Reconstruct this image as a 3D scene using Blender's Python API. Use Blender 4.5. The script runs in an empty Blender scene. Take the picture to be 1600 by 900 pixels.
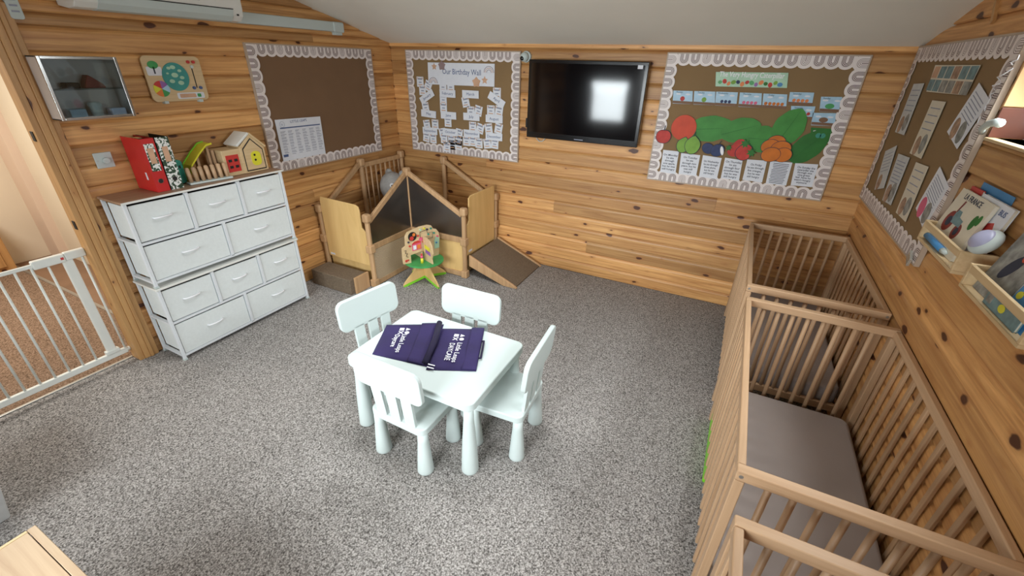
import bpy, math, random
from mathutils import Vector, Matrix
random.seed(7)
PI = math.pi
scn = bpy.context.scene
COL = scn.collection

# ---------------------------------------------------------------- camera, world, lights, exposure
XL, XR, YB, ZC = -3.353, 0.864, 3.867, 2.03      # left wall, right wall, back wall, ceiling height at back wall
YF = -1.4                                          # wall behind the camera
SL = 0.235                                         # ceiling slope
cd = bpy.data.cameras.new('camera'); cam = bpy.data.objects.new('camera', cd); COL.objects.link(cam)
def cam_basis(yaw, pitch, roll):
    a, b, c = [math.radians(v) for v in (yaw, pitch, roll)]
    F = Vector((-math.sin(a)*math.cos(b), math.cos(a)*math.cos(b), -math.sin(b)))
    R = Vector((math.cos(a), math.sin(a), 0)); U = R.cross(F)
    return math.cos(c)*R+math.sin(c)*U, -math.sin(c)*R+math.cos(c)*U, F
R_, U_, F_ = cam_basis(26.37, 27.565, 1.509)
m = Matrix((R_, U_, -F_)).transposed().to_4x4(); m.translation = Vector((0, 0, 1.886))
cam.matrix_world = m
cd.sensor_width = 36; cd.lens = 674.1/1600*36; cd.clip_start = 0.02
scn.camera = cam
scn.view_settings.view_transform = 'Standard'; scn.view_settings.look = 'None'
scn.view_settings.gamma = 1; scn.view_settings.use_curve_mapping = False
scn.view_settings.exposure = -0.35
w = bpy.data.worlds.new('sky'); scn.world = w; w.use_nodes = True
w.node_tree.nodes['Background'].inputs[0].default_value = (0.93, 0.93, 1.0, 1)
w.node_tree.nodes['Background'].inputs[1].default_value = 1.6
def area(name, loc, rot, sx, sy, power, col, spread=180):
    l = bpy.data.lights.new(name, 'AREA'); l.shape = 'RECTANGLE'; l.size = sx; l.size_y = sy
    l.energy = power; l.color = col; l.spread = math.radians(spread)
    o = bpy.data.objects.new(name, l); COL.objects.link(o); o.location = loc; o.rotation_euler = rot
    return o
area('daylight_small_window', (-2.46, YF-0.09, 1.25), (math.radians(-74), 0, PI), .68, .74, 17, (.88, .97, 1.0), 90)
area('daylight_wide_window', (-1.05, YF+0.02, 1.35), (math.radians(-73), 0, PI), 1.4, 1.0, 48, (.92, .98, 1.0), 84)
area('daylight_right', (XR+.10, 1.68, 1.90), (0, math.radians(50), 0), .42, 1.4, 28, (.90, .97, 1.0), 120)
area('overhead_fill', (-1.5, 2.0, 2.42), (math.radians(-6), 0, 0), 1.3, .6, 24, (.94, .985, 1.0), 115)  # added fill light, no such fixture; brightens far floor and lower back wall
area('hall_lamp', (-4.7, 0.4, 2.25), (0, 0, 0), .7, .7, 58, (1.0, .95, .87))

# ---------------------------------------------------------------- materials
MATS = {}
def new_mat(name):
    mt = bpy.data.materials.new(name); mt.use_nodes = True; MATS[name] = mt
    nt = mt.node_tree; return mt, nt, nt.nodes['Principled BSDF']
def N(nt, t, **kw):
    n = nt.nodes.new(t)
    for k, v in kw.items():
        if k.startswith('i_'):
            n.inputs[int(k[2:]) if k[2:].isdigit() else k[2:]].default_value = v
        else: setattr(n, k, v)
    return n
def L(nt, a, b): nt.links.new(a, b)
def ramp(nt, stops, interp='LINEAR'):
    n = nt.nodes.new('ShaderNodeValToRGB'); cr = n.color_ramp; cr.interpolation = interp
    while len(cr.elements) < len(stops): cr.elements.new(.5)
    for e, (p, c) in zip(cr.elements, stops): e.position = p; e.color = (*c, 1)
    return n
def plain(name, col, rough=.5, metal=0, var=.08, scale=12, bump=0, spec=.5, coat=0, bscale=None):
    mt, nt, b = new_mat(name)
    tc = N(nt, 'ShaderNodeTexCoord'); no = N(nt, 'ShaderNodeTexNoise', i_Scale=scale, i_Detail=3)
    L(nt, tc.outputs['Object'], no.inputs['Vector'])
    d = tuple(max(0, c*(1-var)) for c in col); u = tuple(min(1, c*(1+var)) for c in col)
    r = ramp(nt, [(.3, d), (.7, u)]); L(nt, no.outputs[0], r.inputs[0]); L(nt, r.outputs[0], b.inputs['Base Color'])
    b.inputs['Roughness'].default_value = rough; b.inputs['Metallic'].default_value = metal
    b.inputs['Specular IOR Level'].default_value = spec; b.inputs['Coat Weight'].default_value = coat
    if bump:
        n2 = N(nt, 'ShaderNodeTexNoise', i_Scale=bscale or scale*8, i_Detail=4); L(nt, tc.outputs['Object'], n2.inputs['Vector'])
        bp = N(nt, 'ShaderNodeBump', i_Strength=bump, i_Distance=.004); L(nt, n2.outputs[0], bp.inputs['Height']); L(nt, bp.outputs[0], b.inputs['Normal'])
    return mt
def wood(name, axis, dark, light, knots=True, rough=.45, grain=1.0, spread=.33, kdens=.55):
    """pine: grain stretched along axis, knots in rows, each plank its own tone"""
    mt, nt, b = new_mat(name)
    tc = N(nt, 'ShaderNodeTexCoord'); oi = N(nt, 'ShaderNodeObjectInfo')
    mul = N(nt, 'ShaderNodeVectorMath', operation='SCALE'); comb = N(nt, 'ShaderNodeCombineXYZ')
    for i in range(3): L(nt, oi.outputs['Random'], comb.inputs[i])
    L(nt, comb.outputs[0], mul.inputs[0]); mul.inputs['Scale'].default_value = 37.0
    add = N(nt, 'ShaderNodeVectorMath', operation='ADD'); L(nt, tc.outputs['Object'], add.inputs[0]); L(nt, mul.outputs[0], add.inputs[1])
    s = [22*grain]*3; s['xyz'.index(axis)] = .9
    mp = N(nt, 'ShaderNodeMapping'); mp.inputs['Scale'].default_value = s; L(nt, add.outputs[0], mp.inputs[0])
    n1 = N(nt, 'ShaderNodeTexNoise', i_Scale=1.6, i_Detail=5, i_Roughness=.6, i_Distortion=.9); L(nt, mp.outputs[0], n1.inputs['Vector'])
    r = ramp(nt, [(.25, dark), (.5, tuple((a+c)/2 for a, c in zip(dark, light))), (.75, light)]); L(nt, n1.outputs[0], r.inputs[0])
    # tone per plank
    hs = N(nt, 'ShaderNodeHueSaturation'); mr = N(nt, 'ShaderNodeMapRange')
    mr.inputs['To Min'].default_value = 1-spread; mr.inputs['To Max'].default_value = 1+spread*.6
    L(nt, oi.outputs['Random'], mr.inputs[0]); L(nt, mr.outputs[0], hs.inputs['Value']); L(nt, r.outputs[0], hs.inputs['Color'])
    out = hs.outputs[0]
    if knots:
        sx = N(nt, 'ShaderNodeSeparateXYZ'); L(nt, add.outputs[0], sx.inputs[0])
        cb = N(nt, 'ShaderNodeCombineXYZ'); L(nt, sx.outputs['xyz'.index(axis)], cb.inputs[0])
        if axis == 'z':
            ad = N(nt, 'ShaderNodeMath', operation='ADD'); L(nt, sx.outputs[0], ad.inputs[0]); L(nt, sx.outputs[1], ad.inputs[1]); L(nt, ad.outputs[0], cb.inputs[1])
        else: L(nt, sx.outputs[2], cb.inputs[1])
        m2 = N(nt, 'ShaderNodeMapping'); m2.inputs['Scale'].default_value = (3.4, 7.0, 1); L(nt, cb.outputs[0], m2.inputs[0])
        nd = N(nt, 'ShaderNodeTexNoise', i_Scale=3.5, i_Detail=2); L(nt, m2.outputs[0], nd.inputs['Vector'])
        md = N(nt, 'ShaderNodeVectorMath', operation='MULTIPLY_ADD'); L(nt, nd.outputs['Color'], md.inputs[0]); md.inputs[1].default_value = (.16, .16, 0); L(nt, m2.outputs[0], md.inputs[2])
        v = N(nt, 'ShaderNodeTexVoronoi', i_Scale=1.0, voronoi_dimensions='2D'); L(nt, md.outputs[0], v.inputs['Vector'])
        sp = N(nt, 'ShaderNodeSeparateColor'); L(nt, v.outputs['Color'], sp.inputs[0])
        th = N(nt, 'ShaderNodeMath', operation='MULTIPLY_ADD'); L(nt, sp.outputs[0], th.inputs[0]); th.inputs[1].default_value = .21; th.inputs[2].default_value = .21*(kdens-1)
        dv = N(nt, 'ShaderNodeMath', operation='SUBTRACT'); L(nt, v.outputs['Distance'], dv.inputs[0]); L(nt, th.outputs[0], dv.inputs[1])
        k = N(nt, 'ShaderNodeMapRange'); k.inputs['From Min'].default_value = .03; k.inputs['From Max'].default_value = -.005; L(nt, dv.outputs[0], k.inputs[0])
        h = N(nt, 'ShaderNodeMapRange'); h.inputs['From Min'].default_value = .13; h.inputs['From Max'].default_value = .0; h.inputs['To Max'].default_value = .5; L(nt, dv.outputs[0], h.inputs[0])
        x1 = N(nt, 'ShaderNodeMix', data_type='RGBA'); L(nt, h.outputs[0], x1.inputs[0]); L(nt, out, x1.inputs[6]); x1.inputs[7].default_value = (.40, .15, .045, 1)
        x2 = N(nt, 'ShaderNodeMix', data_type='RGBA'); L(nt, k.outputs[0], x2.inputs[0]); L(nt, x1.outputs[2], x2.inputs[6]); x2.inputs[7].default_value = (.085, .026, .01, 1)
        out = x2.outputs[2]
    L(nt, out, b.inputs['Base Color']); b.inputs['Roughness'].default_value = rough
    bp = N(nt, 'ShaderNodeBump', i_Strength=.12, i_Distance=.002); L(nt, n1.outputs[0], bp.inputs['Height']); L(nt, bp.outputs[0], b.inputs['Normal'])
    return mt
PD, PL = (.42, .172, .050), (.84, .48, .185)
wood('pine_x', 'x', PD, PL); wood('pine_y', 'y', PD, PL)
wood('pine_z', 'z', (.44, .22, .08), (.66, .38, .15), kdens=.6, spread=.1)
wood('beech_x', 'x', (.46, .28, .155), (.60, .40, .24), knots=False, spread=.12); wood('beech_y', 'y', (.46, .28, .155), (.60, .40, .24), knots=False, spread=.12)
wood('beech_z', 'z', (.46, .28, .155), (.60, .40, .24), knots=False, spread=.14)
wood('maple', 'z', (.43, .25, .125), (.60, .38, .20), knots=False, spread=.12)
wood('ply', 'z', (.66, .42, .155), (.82, .56, .245), knots=False, spread=.06, grain=.25)
wood('raw_pine', 'y', (.60, .42, .22), (.74, .56, .33), knots=False, spread=.08)
wood('raw_pine_x', 'x', (.40, .27, .17), (.54, .40, .26), knots=True, spread=.1, kdens=.6)
wood('laminate_top', 'y', (.26, .15, .09), (.40, .25, .16), knots=False, spread=.05)
wood('darkened_wood', 'x', (.07, .03, .015), (.14, .065, .03), knots=False)  # dimness of the wall behind the camera put into colour, keeps screen reflection dark
plain('white_plastic', (.53, .60, .585), .55, var=.02, scale=3)
plain('white_metal', (.70, .73, .76), .35, var=.02)
plain('drawer_fabric', (.70, .74, .735), .8, var=.025, scale=60, bump=.15)
plain('white_paint', (.74, .74, .70), .45, var=.02)
plain('ceiling_paint', (.87, .85, .775), .85, var=.02, scale=2)
plain('hall_paint', (.84, .75, .60), .8, var=.03, scale=2)
plain('hall_paint_pink', (.80, .64, .52), .8, var=.03, scale=2)
plain('gate_white', (.76, .78, .74), .35, var=.02)
plain('backing_paper', (.19, .105, .052), .8, var=.05, scale=4)
plain('backing_paper_tan', (.25, .155, .068), .8, var=.05, scale=4)
plain('board_rim', (.45, .36, .28), .5, var=.05)
plain('black_gloss', (.004, .004, .005), .17, var=0, spec=.5)
plain('screen', (.003, .003, .004), .075, var=0, spec=.65)
plain('black_matt', (.008, .008, .008), .6, var=.1)
plain('paper', (.74, .76, .82), .6, var=.02, scale=30)
plain('paper_grey', (.55, .56, .56), .6, var=.06, scale=20)
plain('paper_blue', (.60, .68, .86), .5, var=.03)
plain('ink', (.03, .035, .06), .7, var=.1)
plain('ink_grey', (.30, .32, .40), .7, var=.1)
plain('ink_blue', (.07, .11, .25), .7, var=.1)
plain('purple_fabric', (.020, .011, .072), .85, var=.18, scale=6, bump=.3)
plain('purple_dark', (.010, .006, .03), .9, var=.15, scale=9)
plain('print_white', (.85, .85, .88), .6, var=.02)
plain('mattress_sheet', (.33, .285, .265), .9, var=.04, scale=5, bump=.12, bscale=30)
plain('red_board', (.52, .018, .018), .4, var=.06)
plain('red_paint', (.55, .04, .035), .4, var=.05)
plain('teal', (.03, .26, .19), .45, var=.1)
plain('disc_blue', (.05, .30, .27), .4, var=.1)
plain('green_paint', (.05, .32, .09), .45, var=.12, scale=20)
plain('lime', (.22, .62, .03), .4, var=.08)
plain('yellow', (.70, .66, .04), .4, var=.05)
plain('orange', (.72, .20, .04), .5, var=.08)
plain('purple', (.28, .12, .38), .5, var=.08)
plain('pink', (.65, .10, .20), .5, var=.08)
plain('blue', (.06, .24, .50), .5, var=.08)
plain('light_blue', (.38, .58, .74), .45, var=.1, scale=20)
plain('pale_green', (.40, .62, .45), .5, var=.1)
plain('leaf_paper', (.065, .27, .055), .5, var=.14, scale=9, spec=.22)
plain('leaf_paper_dark', (.035, .17, .035), .5, var=.14, scale=9, spec=.22)
plain('red_paper', (.60, .075, .035), .5, var=.1, spec=.22)
plain('apple_paper', (.50, .05, .04), .5, var=.25, scale=14, spec=.22)
plain('pear_paper', (.20, .38, .06), .5, var=.15, scale=14, spec=.22)
plain('plum_paper', (.035, .05, .13), .5, var=.3, scale=14, spec=.22)
plain('orange_paper', (.60, .17, .025), .5, var=.15, scale=14, spec=.22)
plain('earth_paper', (.20, .10, .05), .6, var=.1)
plain('peach', (.60, .36, .23), .6, var=.1)
plain('mauve', (.30, .21, .21), .6, var=.1)
plain('chrome', (.55, .56, .55), .18, metal=1, var=.04)
plain('steel', (.50, .50, .48), .35, metal=.8, var=.04)
plain('cabinet_side', (.62, .55, .50), .35, var=.04)
plain('gym_carpet', (.165, .12, .08), .95, var=.25, scale=90, bump=.5)
plain('plush', (.36, .345, .33), .95, var=.12, scale=25, bump=.6)
plain('cream_paper', (.68, .62, .50), .5, var=.05)
plain('dark_red', (.22, .02, .015), .5, var=.2)
plain('brown_frame', (.13, .04, .022), .4, var=.15)
plain('reveal_wood', (.72, .44, .20), .5, var=.06)
plain('lilac', (.40, .40, .56), .3, var=.04)
plain('foil', (.7, .75, .72), .2, metal=.7, var=.1, scale=60)
plain('hall_vinyl', (.24, .14, .085), .5, var=.12, scale=6)
plain('photo_grey', (.26, .26, .24), .5, var=.45, scale=30)
plain('photo_brown', (.36, .22, .14), .5, var=.45, scale=30)
plain('photo_teal', (.14, .24, .26), .5, var=.3, scale=30)
# carpets
def carpet(name, cols, sc):
    mt, nt, b = new_mat(name); tc = N(nt, 'ShaderNodeTexCoord')
    n1 = N(nt, 'ShaderNodeTexNoise', i_Scale=sc, i_Detail=3, i_Roughness=.75); L(nt, tc.outputs['Object'], n1.inputs['Vector'])
    v = N(nt, 'ShaderNodeTexVoronoi', i_Scale=sc*.9); L(nt, tc.outputs['Object'], v.inputs['Vector'])
    mx = N(nt, 'ShaderNodeMath', operation='MULTIPLY_ADD'); L(nt, v.outputs['Distance'], mx.inputs[0]); mx.inputs[1].default_value = -.22; 
    L(nt, n1.outputs[0], mx.inputs[2])
    r = ramp(nt, [(.22, cols[0]), (.38, cols[1]), (.56, cols[2])]); L(nt, mx.outputs[0], r.inputs[0])
    n2 = N(nt, 'ShaderNodeTexNoise', i_Scale=1.3, i_Detail=2); L(nt, tc.outputs['Object'], n2.inputs['Vector'])
    hs = N(nt, 'ShaderNodeHueSaturation'); mr = N(nt, 'ShaderNodeMapRange'); mr.inputs['To Min'].default_value = .84; mr.inputs['To Max'].default_value = 1.14
    L(nt, n2.outputs[0], mr.inputs[0]); L(nt, mr.outputs[0], hs.inputs['Value']); L(nt, r.outputs[0], hs.inputs['Color'])
    L(nt, hs.outputs[0], b.inputs['Base Color']); b.inputs['Roughness'].default_value = 1; b.inputs['Specular IOR Level'].default_value = .1
    bp = N(nt, 'ShaderNodeBump', i_Strength=.8, i_Distance=.006); L(nt, mx.outputs[0], bp.inputs['Height']); L(nt, bp.outputs[0], b.inputs['Normal'])
carpet('carpet', [(.055, .050, .046), (.275, .255, .24), (.60, .565, .54)], 150)
carpet('hall_carpet', [(.11, .07, .045), (.27, .18, .125), (.42, .30, .22)], 110)
# printed rainbow border: u counts scallops, v runs from the outer edge to the tip
def border_mat():
    mt, nt, b = new_mat('rainbow_border'); uv = N(nt, 'ShaderNodeUVMap'); s = N(nt, 'ShaderNodeSeparateXYZ'); L(nt, uv.outputs[0], s.inputs[0])
    def M(op, a, b_=None, c=None):
        n = N(nt, 'ShaderNodeMath', operation=op)
        for i, x in enumerate((a, b_, c)):
            if x is None: continue
            if isinstance(x, (int, float)): n.inputs[i].default_value = x
            else: L(nt, x, n.inputs[i])
        return n.outputs[0]
    fr = M('FRACT', s.outputs[0]); fl = M('FLOOR', s.outputs[0])
    dx = M('SUBTRACT', fr, .5); dy = M('MAXIMUM', M('SUBTRACT', s.outputs[1], .42), 0.0)
    r = M('SQRT', M('ADD', M('MULTIPLY', dx, dx), M('MULTIPLY', M('MULTIPLY', dy, dy), .95)))
    wv = M('SINE', M('MULTIPLY', r, 62.0)); ring = M('GREATER_THAN', wv, -.25)
    inside = M('LESS_THAN', r, .41); hole = M('GREATER_THAN', r, .10)
    k = M('MULTIPLY', M('MULTIPLY', ring, inside), hole)
    alt = M('GREATER_THAN', M('FRACT', M('MULTIPLY', fl, .25)), .6)
    thin = M('MULTIPLY', M('MULTIPLY', M('GREATER_THAN', wv, .55), inside), 1.0)
    fac = M('ADD', M('MULTIPLY', k, M('SUBTRACT', 1.0, alt)), M('MULTIPLY', thin, alt))
    mx = N(nt, 'ShaderNodeMix', data_type='RGBA'); L(nt, fac, mx.inputs[0]); mx.inputs[6].default_value = (.80, .73, .71, 1); mx.inputs[7].default_value = (.15, .09, .083, 1)
    L(nt, mx.outputs[2], b.inputs['Base Color']); b.inputs['Roughness'].default_value = .45
border_mat()
def glass_mat(name, tint, rough, fac):
    mt, nt, b = new_mat(name); nt.nodes.remove(b); out = nt.nodes['Material Output']
    t = N(nt, 'ShaderNodeBsdfTransparent'); t.inputs[0].default_value = (*tint, 1)
    g = N(nt, 'ShaderNodeBsdfGlossy'); g.inputs[0].default_value = (.9, .9, .9, 1); g.inputs['Roughness'].default_value = rough
    m_ = N(nt, 'ShaderNodeMixShader'); m_.inputs[0].default_value = fac; L(nt, t.outputs[0], m_.inputs[1]); L(nt, g.outputs[0], m_.inputs[2]); L(nt, m_.outputs[0], out.inputs[0])
glass_mat('clear_glass', (.78, .84, .86), .03, .10)
glass_mat('tinted_acrylic', (.42, .37, .32), .32, .2)
glass_mat('window_glass', (.97, .97, .97), .01, .04)
def woven_mat():
    mt, nt, b = new_mat('woven_panel'); tc = N(nt, 'ShaderNodeTexCoord')
    wv = N(nt, 'ShaderNodeTexWave', i_Scale=24, i_Distortion=3.0); wv.bands_direction = 'Z'; L(nt, tc.outputs['Object'], wv.inputs['Vector'])
    r = ramp(nt, [(.2, (.36, .26, .16)), (.8, (.55, .43, .29))]); L(nt, wv.outputs[0], r.inputs[0]); L(nt, r.outputs[0], b.inputs['Base Color'])
    b.inputs['Roughness'].default_value = .7
    bp = N(nt, 'ShaderNodeBump', i_Strength=.4, i_Distance=.004); L(nt, wv.outputs[0], bp.inputs['Height']); L(nt, bp.outputs[0], b.inputs['Normal'])
woven_mat()
def floral_mat():
    mt, nt, b = new_mat('floral'); tc = N(nt, 'ShaderNodeTexCoord')
    v = N(nt, 'ShaderNodeTexNoise', i_Scale=38, i_Detail=2, i_Distortion=1.5); L(nt, tc.outputs['Object'], v.inputs['Vector'])
    r = ramp(nt, [(0, (.02, .05, .025)), (.44, (.08, .14, .09)), (.50, (.78, .78, .76))], 'CONSTANT'); L(nt, v.outputs[0], r.inputs[0]); L(nt, r.outputs[0], b.inputs['Base Color'])
floral_mat()

# ---------------------------------------------------------------- mesh helpers
class MB:
    def __init__(s): s.v = []; s.f = []; s.m = []; s.uv = {}; s.cur = 0
    def add(s, vs, fs):
        b = len(s.v); s.v += [Vector(p) for p in vs]
        for f in fs: s.f.append(tuple(b+i for i in f)); s.m.append(s.cur)
        return s
    def box(s, x0, x1, y0, y1, z0, z1):
        return s.add([(x0,y0,z0),(x1,y0,z0),(x1,y1,z0),(x0,y1,z0),(x0,y0,z1),(x1,y0,z1),(x1,y1,z1),(x0,y1,z1)],
                     [(0,3,2,1),(4,5,6,7),(0,1,5,4),(1,2,6,5),(2,3,7,6),(3,0,4,7)])
    def bar(s, p, q, w_, h, up=(0, 0, 1)):
        p = Vector(p); q = Vector(q); d = (q-p).normalized(); u = Vector(up)
        if abs(d.dot(u)) > .98: u = Vector((1, 0, 0))
        a = d.cross(u).normalized(); c = a.cross(d)
        pts = []
        for e in (p, q):
            for i, j in ((-1,-1),(1,-1),(1,1),(-1,1)): pts.append(e+a*(i*w_/2)+c*(j*h/2))
        return s.add(pts, [(3,2,1,0),(4,5,6,7),(0,1,5,4),(1,2,6,5),(2,3,7,6),(3,0,4,7)])
    def prism(s, pts, ext):
        n = len(pts); e = Vector(ext); P = [Vector(p) for p in pts]
        nrm = Vector((0, 0, 0))
        for i in range(n): nrm += P[i].cross(P[(i+1) % n])
        if nrm.dot(e) < 0: P.reverse()
        return s.add(P+[p+e for p in P], [tuple(range(n-1, -1, -1)), tuple(range(n, 2*n))]+[(i, (i+1) % n, n+(i+1) % n, n+i) for i in range(n)])
    def tube(s, pts, r, n=10, r2=None, cap=True):
        P = [Vector(p) for p in pts]; k = len(P); rs = []
        rad = [r+(((r2 if r2 is not None else r)-r)*i/(k-1)) for i in range(k)]
        prev = None; base = len(s.v)
        for i in range(k):
            d = (P[min(i+1, k-1)]-P[max(i-1, 0)]).normalized()
            u = Vector((0, 0, 1)) if abs(d.z) < .95 else Vector((1, 0, 0))
            if prev is not None: a = (prev-d*prev.dot(d)).normalized()
            else: a = d.cross(u).normalized()
            prev = a; c = d.cross(a)
            for j in range(n):
                t = 2*PI*j/n; s.v.append(P[i]+a*(math.cos(t)*rad[i])+c*(math.sin(t)*rad[i]))
        for i in range(k-1):
            for j in range(n):
                s.f.append((base+i*n+j, base+i*n+(j+1) % n, base+(i+1)*n+(j+1) % n, base+(i+1)*n+j)); s.m.append(s.cur)
        if cap:
            s.f.append(tuple(base+j for j in range(n-1, -1, -1))); s.m.append(s.cur)
            s.f.append(tuple(base+(k-1)*n+j for j in range(n))); s.m.append(s.cur)
        return s
    def lathe(s, c, prof, n=24):
        c = Vector(c); base = len(s.v)
        for r, z in prof:
            for j in range(n): s.v.append(c+Vector((r*math.cos(2*PI*j/n), r*math.sin(2*PI*j/n), z)))
        k = len(prof)
        for i in range(k-1):
            for j in range(n):
                s.f.append((base+i*n+j, base+i*n+(j+1) % n, base+(i+1)*n+(j+1) % n, base+(i+1)*n+j)); s.m.append(s.cur)
        s.f.append(tuple(base+j for j in range(n-1, -1, -1))); s.m.append(s.cur)
        s.f.append(tuple(base+(k-1)*n+j for j in range(n))); s.m.append(s.cur)
        return s
    def ball(s, c, rx, ry=None, rz=None, n=12, k=8, rot=None):
        ry = ry or rx; rz = rz or rx; c = Vector(c); base = len(s.v); rot = rot or Matrix.Identity(3)
        s.v.append(c+rot@Vector((0, 0, -rz)))
        for i in range(1, k):
            p = PI*i/k
            for j in range(n):
                t = 2*PI*j/n; s.v.append(c+rot@Vector((rx*math.sin(p)*math.cos(t), ry*math.sin(p)*math.sin(t), -rz*math.cos(p))))
        s.v.append(c+rot@Vector((0, 0, rz))); top = len(s.v)-1
        for j in range(n): s.f.append((base, base+1+(j+1) % n, base+1+j)); s.m.append(s.cur)
        for i in range(k-2):
            for j in range(n):
                a = base+1+i*n; s.f.append((a+j, a+(j+1) % n, a+n+(j+1) % n, a+n+j)); s.m.append(s.cur)
        a = base+1+(k-2)*n
        for j in range(n): s.f.append((a+j, a+(j+1) % n, top)); s.m.append(s.cur)
        return s
    def build(s, name, mat, parent=None, bevel=0, smooth=False, seg=2, local=False, kind=None):
        me = bpy.data.meshes.new(name)
        vs = s.v; loc = None
        if parent is not None and not local:
            inv = (Matrix.Translation(parent['_loc'])@Matrix.Rotation(parent['_rz'], 4, 'Z')).inverted()
            vs = [inv@p for p in vs]
        elif parent is None:
            xs = [p.x for p in vs]; ys = [p.y for p in vs]; zs = [p.z for p in vs]
            loc = Vector(((min(xs)+max(xs))/2, (min(ys)+max(ys))/2, min(zs))); vs = [p-loc for p in vs]
        me.from_pydata([tuple(p) for p in vs], [], s.f)
        for mm in ([mat] if isinstance(mat, str) else mat): me.materials.append(MATS[mm])
        me.polygons.foreach_set('material_index', s.m)
        if s.uv:
            ul = me.uv_layers.new(name='UVMap')
            for lp in me.loops: ul.data[lp.index].uv = s.uv.get(lp.vertex_index, (0, 0))
        if smooth: me.polygons.foreach_set('use_smooth', [True]*len(me.polygons))
        me.update()
        o = bpy.data.objects.new(name, me); COL.objects.link(o)
        if loc is not None: o.location = loc
        if parent is not None:
            o.parent = parent; o['_loc'] = parent['_loc']; o['_rz'] = parent['_rz']
        else: o['_loc'] = loc; o['_rz'] = 0.0
        if bevel:
            b = o.modifiers.new('bevel', 'BEVEL'); b.width = bevel; b.segments = seg; b.limit_method = 'ANGLE'; b.angle_limit = .6
            if seg > 1:
                me.polygons.foreach_set('use_smooth', [True]*len(me.polygons))
                b.harden_normals = True
        if kind: o['kind'] = kind
        return o
def tag(o, label, cat, group=None):
    o['label'] = label; o['category'] = cat
    if group: o['group'] = group
    return o
def T(name, label, cat, loc=(0, 0, 0), rz=0.0, group=None):
    o = bpy.data.objects.new(name, None); COL.objects.link(o); o.location = loc; o.rotation_euler = (0, 0, rz); o.empty_display_size = .05
    o['_loc'] = Vector(loc); o['_rz'] = float(rz)
    return tag(o, label, cat, group)
def place(o, loc, rz=0.0): o.location = loc; o.rotation_euler = (0, 0, rz)
def dup(root, loc, rz, label):
    def cp(o, par):
        c = o.copy(); COL.objects.link(c)
        if par is not None: c.parent = par
        for ch in [k for k in bpy.data.objects if k.parent == o]: cp(ch, c)
        return c
    r = cp(root, None); place(r, loc, rz); r['label'] = label
    return r
def struct(o): o['kind'] = 'structure'; return o
def rrect(w_, h, r, n=5, cx=0, cy=0):
    out = []
    for (sx, sy, a0) in ((1, 1, 0), (-1, 1, 90), (-1, -1, 180), (1, -1, 270)):
        for i in range(n+1):
            a = math.radians(a0+90*i/n); out.append((cx+sx*(w_/2-r)+r*math.cos(a), cy+sy*(h/2-r)+r*math.sin(a)))
    return out
def oval(cx, cy, rx, ry, rot=0, n=20, f=None):
    out = []
    for i in range(n):
        a = 2*PI*i/n; k = f(a) if f else 1
        x, y = rx*k*math.cos(a), ry*k*math.sin(a)
        out.append((cx+x*math.cos(rot)-y*math.sin(rot), cy+x*math.sin(rot)+y*math.cos(rot)))
    return out
# wall planes: 2D (a, z) on a wall, at a distance d in front of it
def on_wall(plane, a, z, d):
    return (a, YB-d, z) if plane == 'back' else (XL+d, a, z) if plane == 'left' else (XR-d, a, z)
NRM = {'back': (0, -1, 0), 'left': (1, 0, 0), 'right': (-1, 0, 0)}
RGT = {'back': (1, 0, 0), 'left': (0, 1, 0), 'right': (0, -1, 0)}
def flat(mb, plane, pts, d, th=.0015):
    return mb.prism([on_wall(plane, a, z, d) for a, z in pts], Vector(NRM[plane])*th)
def text(body, size, origin, right, up, mat, parent, name='lettering', align='CENTER', space=1.0, ext=.0004, bold=0, fit=None, kind=None):
    cu = bpy.data.curves.new(name, 'FONT'); cu.body = body; cu.size = size; cu.align_x = align; cu.align_y = 'CENTER'
    cu.space_line = space; cu.extrude = ext; cu.resolution_u = 2; cu.offset = bold
    o = bpy.data.objects.new(name, cu); me = bpy.data.meshes.new_from_object(o); bpy.data.objects.remove(o)
    me.name = name; me.materials.clear(); me.materials.append(MATS[mat])
    k = 1
    if fit:
        xs = [v.co.x for v in me.vertices]; k = fit/(max(xs)-min(xs))
    R3 = Vector(right).normalized(); U3 = Vector(up).normalized(); Nn = R3.cross(U3)
    mw = Matrix((R3, U3, Nn)).transposed().to_4x4(); mw.translation = Vector(origin)
    mw = mw@Matrix.Diagonal((k, 1, 1, 1))
    if parent is not None: mw = (Matrix.Translation(parent['_loc'])@Matrix.Rotation(parent['_rz'], 4, 'Z')).inverted()@mw
    me.transform(mw)
    ob = bpy.data.objects.new(name, me); COL.objects.link(ob); ob.parent = parent
    return ob
def wtext(body, size, plane, a, z, d, mat, parent, rot=0, **k):
    r = Vector(RGT[plane]); u = Vector((0, 0, 1)); c, s_ = math.cos(rot), math.sin(rot)
    return text(body, size, on_wall(plane, a, z, d), r*c+u*s_, u*c-r*s_, mat, parent, **k)

# ---------------------------------------------------------------- the room
def ceil_z(y):
    yr = (YB+YF)/2
    return ZC+SL*(YB-y) if y > yr else ZC+SL*(y-YF)
fl = struct(MB().box(XL-.095, XR+.05, YF, YB+.05, -.05, 0).build('floor', 'carpet'))
yr = (YB+YF)/2
ce = MB(); ce.prism([(XL-.2, YB+.1, ZC-SL*.1), (XL-.2, yr, ceil_z(yr)), (XL-.2, YF-.1, ZC-SL*.1), (XL-.2, YF-.1, ZC+.1), (XL-.2, yr, ceil_z(yr)+.1), (XL-.2, YB+.1, ZC+.1)], (XR-XL+.45, 0, 0))
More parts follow.
